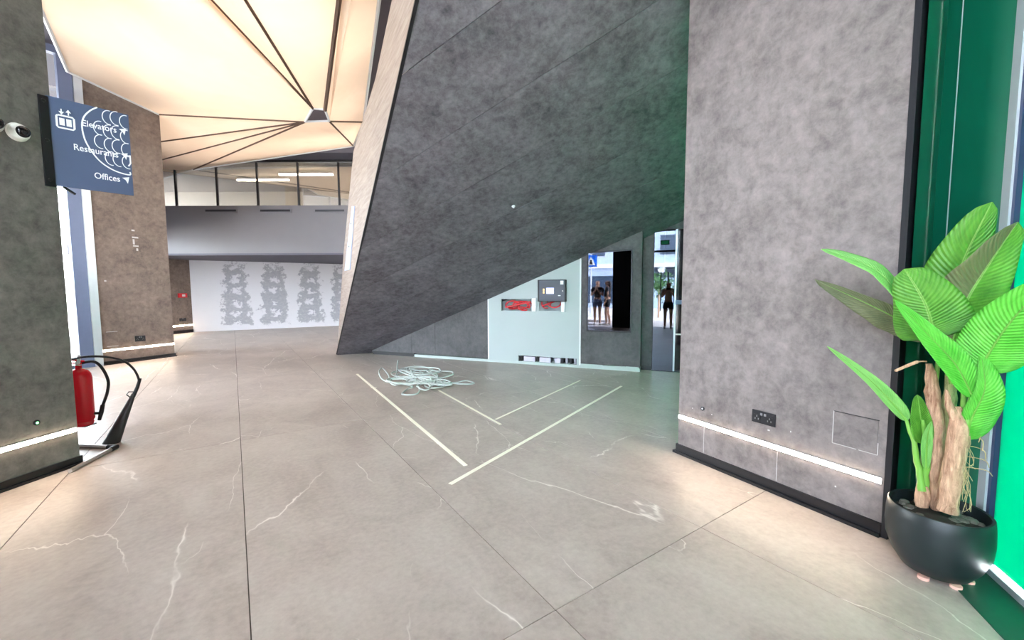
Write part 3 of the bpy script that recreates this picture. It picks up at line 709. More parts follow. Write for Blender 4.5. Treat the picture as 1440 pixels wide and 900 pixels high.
mk('face', MB().bar(fp_(-.53, -.125)+V((0,0,3.05)), fp_(-.29, -.125)+V((0,0,3.05)), .01, .11), emit('green_exit_face', (.05,.5,.2), .4), ex)

# ------------------------------------------------------------------ hanging direction sign on the left pillar
SL = onp(69, 200, L1, nLr) + nLr*.0; SL = Z(SL, 0); SRr = ray(184, 215); SR = CAM + SRr*((SL.y*1.112)/SRr.y); SR = Z(SR, 0)
sd = (SR-SL).normalized(); sw = (SR-SL).length; sn = V((sd.y, -sd.x, 0))
if sn.y > 0: sn = -sn
sp_ = SL; zt_ = (onp(62, 135, SL, sn).z + onp(181, 160, SL, sn).z)/2; zb_ = (onp(76, 263, SL, sn).z + onp(187, 273, SL, sn).z)/2; shh = zt_-zb_
sg = thing('direction_sign', Z(SL, zb_), 'dark blue direction sign listing elevators, restaurants and offices on the left pillar', 'sign')
M_SIGN = plain('glossy_blue_grey_sign', lin(78,92,120), .2, 0, .04, 3, spec=.4)
def sgp(u, v, o=0): return SL + sd*(u*sw) + V((0,0,zt_-v*shh)) + sn*o
mk('plate', MB().prism([sgp(0,0), sgp(1,0), sgp(1,1), sgp(0,1)], -sn*.012), M_SIGN, sg)
M_SIGNW = plain('white_lettering', lin(238,240,244), .5, 0, .02)
def ribbon(mb, pts, w_):
    pts = [V(p) for p in pts]; n_ = len(pts); vs_ = []
    for i, p in enumerate(pts):
        t_ = (pts[min(i+1, n_-1)]-pts[max(i-1, 0)]).normalized(); s_ = t_.cross(sn).normalized()
        vs_ += [p+s_*w_/2, p-s_*w_/2]
    return mb.add(vs_, [(2*i, 2*i+1, 2*i+3, 2*i+2) for i in range(n_-1)])
def arc(cu_, cv, ru, rv, a0_, a1_, n_=14): return [sgp(cu_+ru*math.cos(math.radians(a0_+(a1_-a0_)*i/n_)), cv-rv*math.sin(math.radians(a0_+(a1_-a0_)*i/n_)), .0015) for i in range(n_+1)]
mb = MB()
outl = []
for (u, v) in ((.60,.0), (.52,.05), (.44,.13), (.40,.22), (.40,.33), (.43,.44), (.50,.55), (.59,.64), (.70,.70), (.82,.735), (.965,.745), (.965,.70)): outl.append((u, v))
sm = []
for i in range(len(outl)-1):
    for k in range(4):
        f_ = k/4; p0 = outl[max(i-1,0)]; p1 = outl[i]; p2 = outl[i+1]; p3 = outl[min(i+2, len(outl)-1)]
        q = [0.5*((2*p1[c])+(-p0[c]+p2[c])*f_+(2*p0[c]-5*p1[c]+4*p2[c]-p3[c])*f_**2+(-p0[c]+3*p1[c]-3*p2[c]+p3[c])*f_**3) for c in (0,1)]; sm.append(sgp(q[0], q[1], .0015))
ribbon(mb, sm, .010)
ribbon(mb, [sgp(.985, .50, .0015), sgp(.985, .60, .0015), sgp(.955, .64, .0015)], .010)
for ci, (cu_, rows) in enumerate(((.62, (.22, .38)), (.74, (.07, .24, .40, .56)), (.84, (.06, .23, .40, .56)), (.96, (.08, .26, .42, .57)))):
    for v in rows: ribbon(mb, arc(cu_, v+.02, .085, .082, 78, 282), .006)
mk('scallop_emblem', mb, M_SIGNW, sg, 'white line emblem of scallops in a rounded outline')
mxs = Matrix((sd, V((0,0,1)), sn)).transposed().to_4x4()
for body, v in (('Elevators', .255), ('Restaurants', .555), ('Offices', .85)):
    tm = text_mesh(body, .068); tm.v = [V((p.x*.80, p.y, p.z)) for p in tm.v]; mt = mxs.copy(); mt.translation = sgp(.83, v, .003); tm.v = [mt @ p for p in tm.v]
    mk('lettering', tm, M_SIGNW, sg)
    mk('arrow', MB().prism([sgp(.86, v-.055, .001), sgp(.955, v-.075, .001), sgp(.93, v+.01, .001), sgp(.905, v-.03, .001)], sn*.0015), M_SIGNW, sg)
# lift pictogram
mb = MB(); ribbon(mb, [sgp(u, v, .002) for u, v in ((.12,.19),(.29,.19),(.305,.205),(.305,.315),(.29,.33),(.12,.33),(.105,.315),(.105,.205),(.12,.19))], .012)
for u in (.165, .245): mb.prism([sgp(u-.03,.22,.001), sgp(u+.03,.22,.001), sgp(u+.03,.30,.001), sgp(u-.03,.30,.001)], sn*.001)
for u, s in ((.165, 1), (.245, -1)):
    mb.prism([sgp(u-.008,.115,.001), sgp(u+.008,.115,.001), sgp(u+.008,.175,.001), sgp(u-.008,.175,.001)], sn*.001)
    t0, t1 = (.18, .145) if s > 0 else (.11, .145)
    mb.prism([sgp(u,t0,.001), sgp(u+.032,t1,.001), sgp(u-.032,t1,.001)], sn*.001)
mk('lift_pictogram', mb, M_SIGNW, sg)
br0 = SL - sd*.0
bq = [onp(x, y, L1, nLr) for x, y in ((52,132), (65,136), (77,263), (63,261))]; brk = mk('bracket', MB().prism([p + nLr*.001 for p in bq], nLr*.012), M_BLACKM, sg)
for (x, y) in ((58.5,141), (64,197), (68.5,253)): mk('bolt', MB().lathe(onp(x, y, L1, nLr)+nLr*.013, [(.013, 0), (.013, .006), (.007, .010)], 10, (dL, V((0,0,1)), nLr)), M_BLACK, brk)
mk('stay', MB().bar(sgp(.12, 1.0, -.01), sgp(.26, 1.06, -.05), .014, .014), M_BLACKM, sg)
# ------------------------------------------------------------------ dome cameras on the left pillar
M_CAMW = plain('white_plastic', lin(236,236,230), .4, 0, .02)
def domecam(x, y, label):
    O = onp(x, y, L1, nLr); t = thing('dome_camera', O, label, 'security camera', 'white dome cameras on the pillar')
    fr_ = (dL, V((0,0,1)), nLr)
    mk('base', MB().lathe(O, [(.062, 0), (.064, .012), (.060, .020)], 28, fr_), M_CAMW, t)
    mk('shroud', MB().lathe(O+nLr*.020, [(.057, 0), (.057, .014), (.048, .030), (.040, .036)], 28, fr_), M_CAMW, t)
    ey = mk('eye', MB().lathe(O+nLr*.052, [(.040, 0), (.039, .012), (.032, .026), (.018, .035), (.004, .038)], 24, fr_), M_BGL, t)
    mk('lens_ring', MB().lathe(O+nLr*.085-dL*.012-V((0,0,.01)), [(.012, 0), (.012, .006), (.006, .008)], 14, fr_), M_BLACKM, ey)
    for k in (-1, 0, 1): mk('emitter', MB().lathe(O+nLr*.078+dL*(k*.011)+V((0,0,.017)), [(.004, 0), (.003, .003)], 8, fr_), M_WHITEP, ey)
domecam(23, 186, 'white dome security camera beside the direction sign')
domecam(-15, 173, 'white dome security camera further from the direction sign')
# small green indicator on the left pillar
O = onp(51, 594.5, L1, nLr); t = thing('door_sensor', O, 'small round black sensor glowing green above the pillar light strip', 'sensor')
fr_ = (dL, V((0,0,1)), nLr)
mk('ring', MB().lathe(O+nLr*.001, [(.020, 0), (.020, .005), (.013, .009)], 18, fr_), M_BLACK, t); mk('light', MB().lathe(O+nLr*.009, [(.010, 0), (.006, .004)], 12, fr_), emit('green_light', (.2, .9, .35), 2.0), t)
# fittings on the brown pillar
O = onp(197, 476, PA, nP); socket('wall_socket', O, dP, nP, .17, .11, 'black double wall socket above the light strip of the brown pillar')
a = onp(149, 467, PA, nP); b = onp(166.5, 486, PA, nP)
hc2 = thing('access_hatch', (a+b)/2, 'faint flush square hatch low on the brown pillar', 'hatch')
pw = (b-a).dot(dP)
mk('cover', MB().box((a+b)/2+nP*.001, abs(pw), .004, a.z-b.z, (dP, nP, V((0,0,1)))), M_WALL_B, hc2)
for (c_, wd_, hg_) in (((a+b)/2 + V((0,0,(a.z-b.z)/2)), abs(pw), .008), ((a+b)/2 - V((0,0,(a.z-b.z)/2)), abs(pw), .008)):
    mk('chipped_edge', MB().box(c_+nP*.003, wd_, .002, hg_, (dP, nP, V((0,0,1)))), M_FILL, hc2)
for (x, y, w_, h_) in ((187,324,.05,.03), (190,334,.10,.03), (188,340,.03,.10), (191,346,.09,.025), (193,351,.03,.05), (148,395,.03,.03)):
    P = onp(x, y, PA, nP); mk('filler_spot', MB().box(P+nP*.001, w_, .002, h_, (dP, nP, V((0,0,1)))), M_FILL, w2)
# fittings on the dark end wall
O = onp(256, 415.5, W0, nD); t = thing('call_point', O, 'small red and white call point on the dark end wall by the patched wall', 'call point')
mk('body', MB().box(O+nD*.02, .28, .04, .14, (dD, nD, V((0,0,1)))), M_RED, t); mk('face', MB().box(O+nD*.042+dD*.02, .1, .006, .07, (dD, nD, V((0,0,1)))), M_WHITEP, t)
O = onp(257, 449.5, W0, nD); socket('wall_socket', O, dD, nD, .22, .1, 'black double wall socket on the dark end wall by the patched wall')
# small sprinkler rosette on the underside of the stair
O = onp(722, 290, Q, NS); t = thing('sprinkler', O, 'tiny white sprinkler rosette on the dark underside of the stair', 'sprinkler')
e1 = NS.cross(V((1,0,0))).normalized(); e2 = NS.cross(e1)
mk('rosette', MB().lathe(O, [(.026, 0), (.022, .010)], 14, (e1, e2, NS)), M_WHITEP, t); mk('nozzle', MB().lathe(O+NS*.010, [(.010, 0), (.008, .02)], 10, (e1, e2, NS)), M_WHITEP, t)

# ------------------------------------------------------------------ fire extinguishers on a floor stand
ST = onz(112, 628); EX = Z(ST, 0)
cz = onz(163, 631)
sb = thing('extinguisher_stand', EX, 'steel tube floor stand holding fire extinguishers behind the left pillar', 'stand')
c1 = onz(104, 626.5); c2 = onz(108, 660)
E1 = Z(c1-V((.35,0,0)), .016); E0 = Z(cz, .016); E2 = Z(c2+ (c2-cz)*.15, .016); E3 = E1 + (E2-E0)
mk('base_tube', MB().tube([E1, E0-V((.03,0,0))], .016, 10), M_CHROME, sb); mk('base_tube', MB().tube([E0, E2], .016, 10), M_CHROME, sb)
mk('corner_sleeve', MB().tube([E0-V((.07,0,0)), E0+V((.012,0,0))], .021, 10), M_BLACKM, sb); mk('corner_sleeve', MB().tube([E0+(E2-E0)*.0, E0+(E2-E0)*.13], .021, 10), M_BLACKM, sb)
EC = at(113, 548, (at(113, 548, 1)-CAM).xy.length*0 + math.hypot(EX.x, EX.y)); EC = V((EC.x, EC.y, 0))
post = EC + V((-.40, .10, 0))
mk('upright', MB().tube([Z(post, .016), Z(post, .95)], .016, 10), M_CHROME, sb)
mk('shelf', MB().box(Z(EC+V((-.14,.02,0)), .185), .38, .10, .012), M_BLACKM, sb)
mk('brace', MB().tube([Z(post, .18), Z(EC, .18)], .010, 8), M_CHROME, sb)
mk('foot_link', MB().tube([Z(post, .016), Z(E1*.5+E0*.5, .016)], .016, 8), M_CHROME, sb)
zb = .192; M_REDP = plain('glossy_red_paint', lin(228,20,42), .16, 0, .03)
fe = thing('fire_extinguisher', Z(EC, zb), 'red fire extinguisher with a short black hose on the stand by the left pillar', 'fire extinguisher')
R_ = .083
mk('cylinder', MB().lathe(Z(EC, zb), [(R_*.7, 0), (R_*.82, .0), (R_*.9, .025), (R_*.86, .035), (R_, .055), (R_, .43), (R_*.93, .465), (R_*.7, .495), (R_*.35, .51), (.022, .515), (.022, .545)], 32), M_REDP, fe)
mk('valve', MB().lathe(Z(EC, zb+.545), [(.02, 0), (.02, .03), (.014, .04)], 14), M_CHROME, fe)
mk('lever', MB().bar(Z(EC+V((-.10,0,0)), zb+.605), Z(EC+V((.045,0,0)), zb+.58), .026, .012), M_REDP, fe)
mk('handle', MB().bar(Z(EC+V((-.10,0,0)), zb+.570), Z(EC+V((.03,0,0)), zb+.56), .026, .012), M_REDP, fe)
mk('safety_tag', MB().prism([Z(EC+V((.005,-.02,0)), zb+.56), Z(EC+V((.035,-.02,0)), zb+.56), Z(EC+V((.05,-.02,0)), zb+.64), Z(EC+V((.02,-.02,0)), zb+.64)], (0,.003,0)), M_WHITEP, fe)
rE = math.hypot(EC.x, EC.y)
def smooth_path(P, k=6):
    out = []
    for i in range(len(P)-1):
        p0, p1, p2, p3 = P[max(i-1,0)], P[i], P[i+1], P[min(i+2, len(P)-1)]
        for j in range(k):
            t = j/k; out.append(0.5*((2*p1)+(p2-p0)*t+(2*p0-5*p1+4*p2-p3)*t*t+(3*p1-p0-3*p2+p3)*t**3))
    return out+[P[-1]]
hose = [Z(EC+V((.012,0,0)), zb+.56)] + [at(x, y, rE-.02) for x, y in ((131, 508.5), (143, 517), (152, 535), (151, 551), (147, 563), (144, 571))]
mk('hose', MB().tube(smooth_path(hose), .012, 10), M_BLACKM, fe)
mk('nozzle', MB().tube([at(144.5, 569, rE-.02), at(142.5, 579, rE-.02), at(139.5, 591, rE-.02)], [.016, .018, .013], 10), M_BLACK, fe)
mk('hose_clip', MB().tube([at(133, 581, rE-.04), at(142, 581, rE-.02)], .012, 8), M_BLACKM, fe)
C2 = EC + V((-.26, .05, 0))
f2 = thing('fire_extinguisher', Z(C2, zb), 'slim red extinguisher with a long black discharge horn on the stand by the left pillar', 'fire extinguisher')
mk('cylinder', MB().lathe(Z(C2, zb), [(.05, 0), (.062, .01), (.066, .04), (.066, .40), (.058, .45), (.03, .485), (.02, .49), (.02, .52)], 28), M_REDP, f2)
mk('valve', MB().lathe(Z(C2, zb+.52), [(.018, 0), (.018, .05), (.01, .06)], 12), M_CHROME, f2)
mk('lever', MB().bar(Z(C2+V((-.05,0,0)), zb+.59), Z(C2+V((.1,0,0)), zb+.60), .024, .012), M_REDP, f2)
rH = rE-.08
hp = [Z(C2, zb+.56)] + [at(x, y, rH) for x, y in ((118, 502), (150, 502), (174, 508), (188, 519), (195, 533), (194, 540))]
mk('hose', MB().tube(smooth_path(hp), .010, 10), M_BLACKM, f2)
mk('horn_grip', MB().tube([at(197, 532, rH), at(193, 545, rH), at(187, 558, rH)], [.013, .015, .017], 10), M_BLACK, f2)
# flattened discharge horn: wide foot resting on the stand corner
h_top, h_bot = at(188, 554, rH), at(155, 627, rH)
axh = (h_bot-h_top); Lh = axh.length; axh.normalize(); sx_ = V((rt.x, rt.y, 0)); sx_ = (sx_-axh*sx_.dot(axh)).normalized(); sy_ = axh.cross(sx_)
mb = MB(); NR = 20; rings = []
for i in range(9):
    s = i/8; wx = .017+.055*s; wy = .015+.034*s
    for k in range(NR):
        a = 2*math.pi*k/NR; rings.append(h_top+axh*(Lh*s)+sx_*(wx*math.cos(a))+sy_*(wy*math.sin(a)))
fs = [(i*NR+k, i*NR+(k+1) % NR, (i+1)*NR+(k+1) % NR, (i+1)*NR+k) for i in range(8) for k in range(NR)]
fs += [tuple(range(8*NR, 9*NR))]; mb.add(rings, fs); mb.smooth = True
mk('horn', mb, plain('black_rubber', lin(52,52,54), .5), f2, 'long black tapering discharge horn')
mk('grip_ring', MB().tube([at(189, 551, rH), at(181, 551, rH), at(178, 555, rH), at(183, 559, rH)], .005, 8), M_BLACK, f2)

# ------------------------------------------------------------------ floor tape and the tangle of white cable
M_TAPE = plain('cream_tape', lin(250,244,226), .7, 0, .03)
for (a, b, w_, lab) in (((502,526),(655,655),.036,'cream floor tape strip running from beside the cable tangle towards the entrance'), ((633,681),(874,543),.036,'longest cream floor tape strip pointing at the black screen'),
                        ((617,549),(704,597),.030,'short cream floor tape strip starting under the white cable tangle'), ((697,590),(816,535),.028,'cream floor tape strip ending below the white plasterboard')):
    mk('floor_tape', MB().bar(Z(onz(*a), .0016), Z(onz(*b), .0016), w_, .0016), M_TAPE, label=lab, cat='tape', group='cream tape strips on the floor')
mk('floor_tape', MB().bar(Z(onz(521,546), .0034), Z(onz(530,545), .0034), .02, .0016), M_TAPE, label='tiny tape scrap across the strip beside the cable tangle', cat='tape', group='cream tape strips on the floor')
rc = random.Random(11); pts = []
def fpz(x, y, z): return Z(onz(x, y), z)
loops = [((590, 532), 28, 7), ((575, 528), 22, 6), ((600, 538), 26, 5), ((565, 539), 24, 4), ((612, 545), 13, 5), ((585, 523), 24, 4), ((605, 530), 30, 6), ((560, 541), 12, 4), ((620, 543), 14, 4), ((597, 549), 10, 4), ((578, 540), 32, 5), ((596, 527), 26, 5)]
path = [fpz(666, 539, .012), fpz(655, 536.5, .014), fpz(640, 539.5, .016), fpz(622, 539, .02)]
for k, ((cx_, cy_), rx_, ry_) in enumerate(loops):
    a0_ = rc.uniform(0, 6.28)
    for s in range(11):
        a = a0_ + s/10*6.28*1.05; j = 1+rc.uniform(-.12, .12)
        path.append(fpz(cx_+rx_*j*math.cos(a), cy_+ry_*j*math.sin(a), .014+.022*abs(math.sin(a*1.3+k))+.003*k))
path += [fpz(590, 552, .02), fpz(566, 556, .014), fpz(572, 549, .014), fpz(580, 545, .02)]
path += [fpz(552, 541, .03), fpz(538, 538, .05), fpz(533, 531, .09), fpz(538, 526, .10), fpz(546, 531, .05), fpz(549, 536, .02), fpz(557, 530, .03), fpz(559, 522, .12), fpz(560, 520, .16)]
path += [fpz(562, 526, .05), fpz(600, 538, .05), fpz(640, 541, .02), fpz(660, 541.5, .013), fpz(667, 539.8, .012)]
mk('cable_tangle', MB().tube(smooth_path(path, 5), .011, 6), plain('white_cable', lin(186,194,190), .45, 0, .02), label='tangled white cable lying in loops on the floor under the stair', cat='cable')

# ------------------------------------------------------------------ potted plant
PC = onz(1333, 802); PC = V((PC.x, PC.y, 0))
PC = V((2.085, 1.945, 0)); RP = .192
M_POT = plain('black_green_pot', lin(26,36,38), .42, 0, .12, 8, .1)
pl = thing('potted_plant', PC, 'potted bird of paradise plant with broad green leaves in a round black pot', 'plant')
mk('pot', MB().lathe(PC+V((0,0,.012)), [(.10, 0), (.125, .012), (.162, .07), (.187, .14), (.192, .20), (.190, .27), (.186, .315), (.182, .320), (.172, .318), (.172, .26), (.05, .255)], 48), M_POT, pl)
for a in (3.6, 4.6, 5.5):
    mk('pot_foot', MB().lathe(PC+V((.115*math.cos(a), .115*math.sin(a), 0)), [(.022, 0), (.022, .014)], 10), plain('pink_felt_foot', lin(226,176,160), .8), pl)
so_ = mk('soil', MB().lathe(PC+V((0,0,.262)), [(.171, 0), (.168, .012), (.02, .03)], 28), plain('dark_soil', lin(58,52,46), .95, 0, .3, 40, .6), pl)
rs = random.Random(5); M_STONE = plain('grey_pebble', lin(104,102,94), .7, 0, .2, 9)
for k in range(34):
    a = rs.uniform(0, 6.28); r_ = rs.uniform(.05, .155); s_ = rs.uniform(.014, .026)
    mk('pebble', MB().lathe(PC+V((r_*math.cos(a), r_*math.sin(a), .27)), [(s_*.5, 0), (s_, s_*.4), (s_*.8, s_*.8), (s_*.2, s_)], 7), M_STONE, so_, smooth=False)
PR = math.hypot(PC.x, PC.y)
def pp(x, y, o=0.0): return at(x, y, PR+o)
def bark_mat(name, c0, c1):
    m = NT(name); v = m.coords((1,1,.16)); f = m.noise(v, 46, 6, .7, 1.2); g2 = m.noise(m.coords(), 14, 4, .6)
    m.setb(Base_Color=m.ramp(m.math('ADD', m.math('MULTIPLY', f, .7), m.math('MULTIPLY', g2, .3)), [(.34, c0), (.5, tuple((a+b)/2 for a, b in zip(c0, c1))), (.64, c1)]), Roughness=.85); m.bump(f, .9, .012); return m.m
M_BARK = bark_mat('fibrous_bark', lin(136,94,70), lin(230,188,156)); M_BARKG = bark_mat('greenish_bark', lin(128,134,84), lin(206,208,150))
M_STEM = plain('green_stem', lin(112,168,66), .4, 0, .12, 10); M_STRAW = plain('dry_straw', lin(186,164,120), .8)
def trunk(name, px_pts, r, mat, o=0, seed=1, par=None):
    P = smooth_path([pp(x, y, o) for x, y in px_pts], 5); rr = []
    n_ = len(P); r_ = random.Random(seed)
    for i in range(n_):
        s = i/(n_-1); k = s*(len(r)-1); j = min(int(k), len(r)-2); rr.append((r[j]+(r[j+1]-r[j])*(k-j))*(1+.07*r_.uniform(-1, 1)))
    mb = MB().tube(P, rr, 14)
    for i, p in enumerate(mb.v): mb.v[i] = p + mnoise.noise_vector(p*22)*.006
    return mk(name, mb, mat, par or pl)
zp = .28
tb_pts = lambda x, y: (x, y)
trunk('trunk', [(1321, 716), (1318, 660), (1316, 600), (1311, 550), (1307, 512)], [.036, .034, .034, .028, .014], M_BARK, .04, 1)
trunk('trunk', [(1333, 719), (1337, 680), (1344, 635), (1349, 600), (1344, 572)], [.036, .036, .038, .036, .018], M_BARK, -.03, 2)
trunk('trunk', [(1328, 705), (1330, 640), (1334, 580), (1338, 530), (1342, 480)], [.03, .03, .026, .022, .016], M_BARKG, .06, 3)
trunk('shoot_base', [(1297, 712), (1297, 700), (1297, 682)], [.026, .028, .022], M_BARK, -.01, 4)
trunk('sheath', [(1345, 590), (1336, 570), (1330, 548)], [.018, .016, .004], M_BARK, -.05, 5)
trunk('stem', [(1297, 690), (1290, 650), (1283, 615), (1273, 588)], [.018, .013, .009, .006], M_STEM, -.02, 6)
trunk('stem', [(1299, 690), (1301, 650), (1300, 615), (1297, 590)], [.022, .018, .013, .007], M_STEM, .0, 7)
trunk('stem', [(1352, 600), (1356, 560), (1357, 520), (1352, 480)], [.016, .013, .010, .008], M_STEM, .0, 8)
trunk('stem', [(1355, 610), (1366, 570), (1372, 530), (1392, 492)], [.024, .016, .010, .008], M_STEM, -.03, 9)
trunk('stem', [(1340, 540), (1334, 515), (1325, 490), (1316, 474)], [.012, .010, .009, .008], M_STEM, .02, 10)
trunk('stem', [(1312, 560), (1316, 530), (1322, 500), (1326, 470)], [.012, .010, .009, .008], M_STEM, .05, 11)
def leaf_mat(name, dark, light, rib, back=None):
    m = NT(name); tc = m.t.nodes.new('ShaderNodeTexCoord'); sp = m.t.nodes.new('ShaderNodeSeparateXYZ'); m.l(tc.outputs['UV'], sp.inputs[0]); u, v = sp.outputs[0], sp.outputs[1]
    ac = m.math('ABSOLUTE', m.math('SUBTRACT', v, .5))
    ribs = m.math('SINE', m.math('ADD', m.math('MULTIPLY', u, 190.0), m.math('MULTIPLY', ac, -60.0)))
    n_ = m.noise(m.coords(use='UV'), 5, 3)
    f = m.math('ADD', m.math('MULTIPLY', ribs, .05), m.math('MULTIPLY', n_, .9))
    c = m.ramp(f, [(.2, dark), (.75, light)])
    mid = m.ramp(ac, [(.012, 1.0), (.03, 0.0)])
    if back: c = m.mix(m.ramp(v, [(.49, 1.0), (.51, 0.0)]), c, m.ramp(f, [(.2, tuple(x*.8 for x in back)), (.75, back)]))  # left half: dull underside tone with its shade painted in
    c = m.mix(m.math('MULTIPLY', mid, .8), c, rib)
    m.setb(Base_Color=c, Roughness=.38, Specular_IOR_Level=.5); m.bump(ribs, .5, .004)
    t = m.t; tl = m.n('ShaderNodeBsdfTranslucent'); m.l(c, tl.inputs[0]); mx = m.n('ShaderNodeMixShader'); mx.inputs[0].default_value = .35
    m.l(m.b.outputs[0], mx.inputs[1]); m.l(tl.outputs[0], mx.inputs[2]); m.l(mx.outputs[0], m.out.inputs[0]); return m.m
LM = {'two': leaf_mat('leaf_shaded_half', lin(70,140,40), lin(122,196,70), lin(176,206,130), lin(128,136,92)), 'mid': leaf_mat('leaf_mid_green', lin(70,140,40), lin(122,190,70), lin(176,214,120)), 'bright': leaf_mat('leaf_bright_green', lin(78,186,50), lin(132,230,92), lin(96,170,64)),
      'pale': leaf_mat('leaf_pale_green', lin(116,190,90), lin(168,226,132), lin(190,230,160)), 'dull': leaf_mat('leaf_dull_underside', lin(88,100,70), lin(132,140,102), lin(170,176,140))}
def leaf(path, wl_, wr_, mat, side, fold=.25, curl=0.0, seed=0, notch=(), blunt=.8):
    """path: midrib points base to tip; wl_/wr_: half widths; side: rough direction of the right half"""
    P = smooth_path(path, 6); n_ = len(P)-1; NV = 6; mb = MB(); mb.uv = []; r_ = random.Random(seed)
    side = V(side)
    for i, p in enumerate(P):
        s = i/n_; t_ = (P[min(i+1, n_)]-P[max(i-1, 0)]).normalized()
        sd_ = (side - t_*side.dot(t_)).normalized(); nn = sd_.cross(t_)
        shape = (math.sin(math.pi*min(1, s**.75)))**blunt if 0 < s < 1 else .0
        shape = max(shape, .02)
        for j in range(-NV, NV+1):
            q = j/NV; wd = wr_ if q > 0 else wl_
            e = shape*wd*abs(q)*(1 if q > 0 else -1)
            wav = .035*wd*math.sin(s*26+seed)*q*q
            lift = fold*shape*wd*abs(q) - curl*shape*wd*q*q + wav
            mb.v.append(p + sd_*e + nn*lift); mb.uv.append((s, .5+.5*q))
    K = 2*NV+1
    for i in range(n_):
        for j in range(2*NV): mb.f.append((i*K+j, i*K+j+1, (i+1)*K+j+1, (i+1)*K+j))
    mb.smooth = True
    o = mk('leaf', mb, LM[mat], pl, smooth=True)
    so2 = o.modifiers.new('thick', 'SOLIDIFY'); so2.thickness = .0015
    mk('midrib', MB().tube(P, [.0055*(1-.75*i/n_) for i in range(n_+1)], 6), M_STEM, o)
    return o
RT = V((rt.x*.70 - 0, -.70, 0)).normalized()    # to the right as seen from the entrance at the plant
UPV = V((0,0,1)); VD = V((.73,.68,0))
# upper back leaf
leaf([pp(1328,470,.10), pp(1338,420,.10), pp(1358,360,.10), pp(1395,284,.06)], .135, .10, 'mid', RT*.8+UPV*.5, .15, .3, 1, blunt=.62)
# tall right leaf, shade of the left half painted into its colour
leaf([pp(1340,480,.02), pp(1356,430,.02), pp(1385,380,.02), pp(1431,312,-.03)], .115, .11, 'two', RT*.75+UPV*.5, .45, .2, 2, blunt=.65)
# big round centre leaf
leaf([pp(1317,476,.0), pp(1312,462,-.02), pp(1300,425,-.05), pp(1272,378,-.06)], .135, .15, 'mid', RT*.9+UPV*.45, .06, .12, 3, blunt=.5)
# left upper leaf, nearly edge-on
leaf([pp(1300,470,.03), pp(1265,415,.02), pp(1225,375,.0), pp(1155,350,-.03)], .065, .065, 'pale', UPV*.65+VD*.76, .25, .2, 4, blunt=.65)
# left grey leaf
leaf([pp(1305,478,.05), pp(1268,452,.06), pp(1222,428,.04), pp(1146,393,.0)], .06, .10, 'dull', UPV*-.85+VD*.5, .2, .25, 5)
# front lower leaf
leaf([pp(1368,560,-.06), pp(1345,515,-.09), pp(1310,476,-.12), pp(1258,422,-.14)], .058, .058, 'bright', RT*.6+UPV*.75+V((.2,.2,0)), .35, .1, 6)
# big right leaf
leaf([pp(1378,520,-.05), pp(1395,490,-.08), pp(1425,448,-.14), pp(1475,395,-.22)], .115, .115, 'bright', RT*.7-UPV*.65, .12, .2, 7, blunt=.6)
# folded leaf lower right
leaf([pp(1358,618,-.02), pp(1368,585,-.05), pp(1385,545,-.08), pp(1378,492,-.06)], .035, .075, 'bright', RT*.9+UPV*.1, .5, .6, 8)
# low left leaf
leaf([pp(1275,592,-.02), pp(1258,570,-.04), pp(1222,533,-.06), pp(1163,487,-.08)], .028, .040, 'pale', RT*.5+UPV*.7, .35, .1, 9)
# young cupped leaf
leaf([pp(1299,625,-.01), pp(1297,605,.0), pp(1294,580,.01), pp(1290,555,.01)], .040, .040, 'mid', RT, .7, -.1, 10, blunt=.6)
leaf([pp(1302,660,-.03), pp(1303,630,-.04), pp(1305,610,-.035), pp(1310,592,-.03)], .020, .020, 'pale', RT, .6, 0, 11)
# dry curl and straw roots
mk('dry_leaf', MB().tube(smooth_path([pp(1303,508,.0), pp(1290,509,-.02), pp(1272,516,-.03), pp(1258,522,-.03)]), [.004]*6+[.008]*6+[.007]*6+[.001], 6), M_BARK, pl)
mb = MB(); rq = random.Random(9)
for k in range(46):
    x = rq.uniform(1338, 1362); y = rq.uniform(620, 690); o_ = rq.uniform(-.04, .04)
    mb.tube(smooth_path([pp(x, y, o_), pp(x+rq.uniform(-4, 8), y+rq.uniform(10, 25), o_-.01), pp(x+rq.uniform(-6, 14), min(720, y+rq.uniform(25, 60)), o_-.02)], 3), .0012, 4)
for k in range(5):
    mb.tube(smooth_path([pp(1355, 600+k*14, .0), pp(1368, 598+k*15, -.01), pp(1380+2*k, 606+k*14, -.02), pp(1376+5*k, 622+k*12, -.02)], 3), .0018, 4)
mk('straw_fibres', mb, M_STRAW, pl, kind='stuff')

# ------------------------------------------------------------------ street outside, seen in the mirrored glass
mk('ground', MB().foot([(-60,-60), (60,-60), (60,45), (-60,45)], -.6, -.31), M_PAVE, kind='structure')
mk('floor_pavement', MB().foot([fp_(-9, .2), fp_(9, .2), fp_(9, 5.2), fp_(-9, 5.2)], -.3, -.02), plain('pale_pavement', lin(206,200,192), .9, 0, .06, 6), kind='structure')
def mirror(P, w_=RW): B_ = Q+nB*w_; return P - nB*(2*nB.dot(P-B_))
bd0 = nB*24.0
bl = thing('street_building', Z(bd0, -.3), 'pale blue-grey building across the street, mirrored in the dark glass', 'building')
def bp_(s, z_, o=0): return Z(bd0 + af*s - nB*o, z_-.3)
M_FAC = plain('pale_facade', lin(176,192,212), .8, 0, .05, 1); M_WIN = plain('dark_window', lin(60,74,92), .15)
mk('wall', MB().prism([bp_(-18,0), bp_(14,0), bp_(14,11), bp_(-18,11)], nB*6), M_FAC, bl)
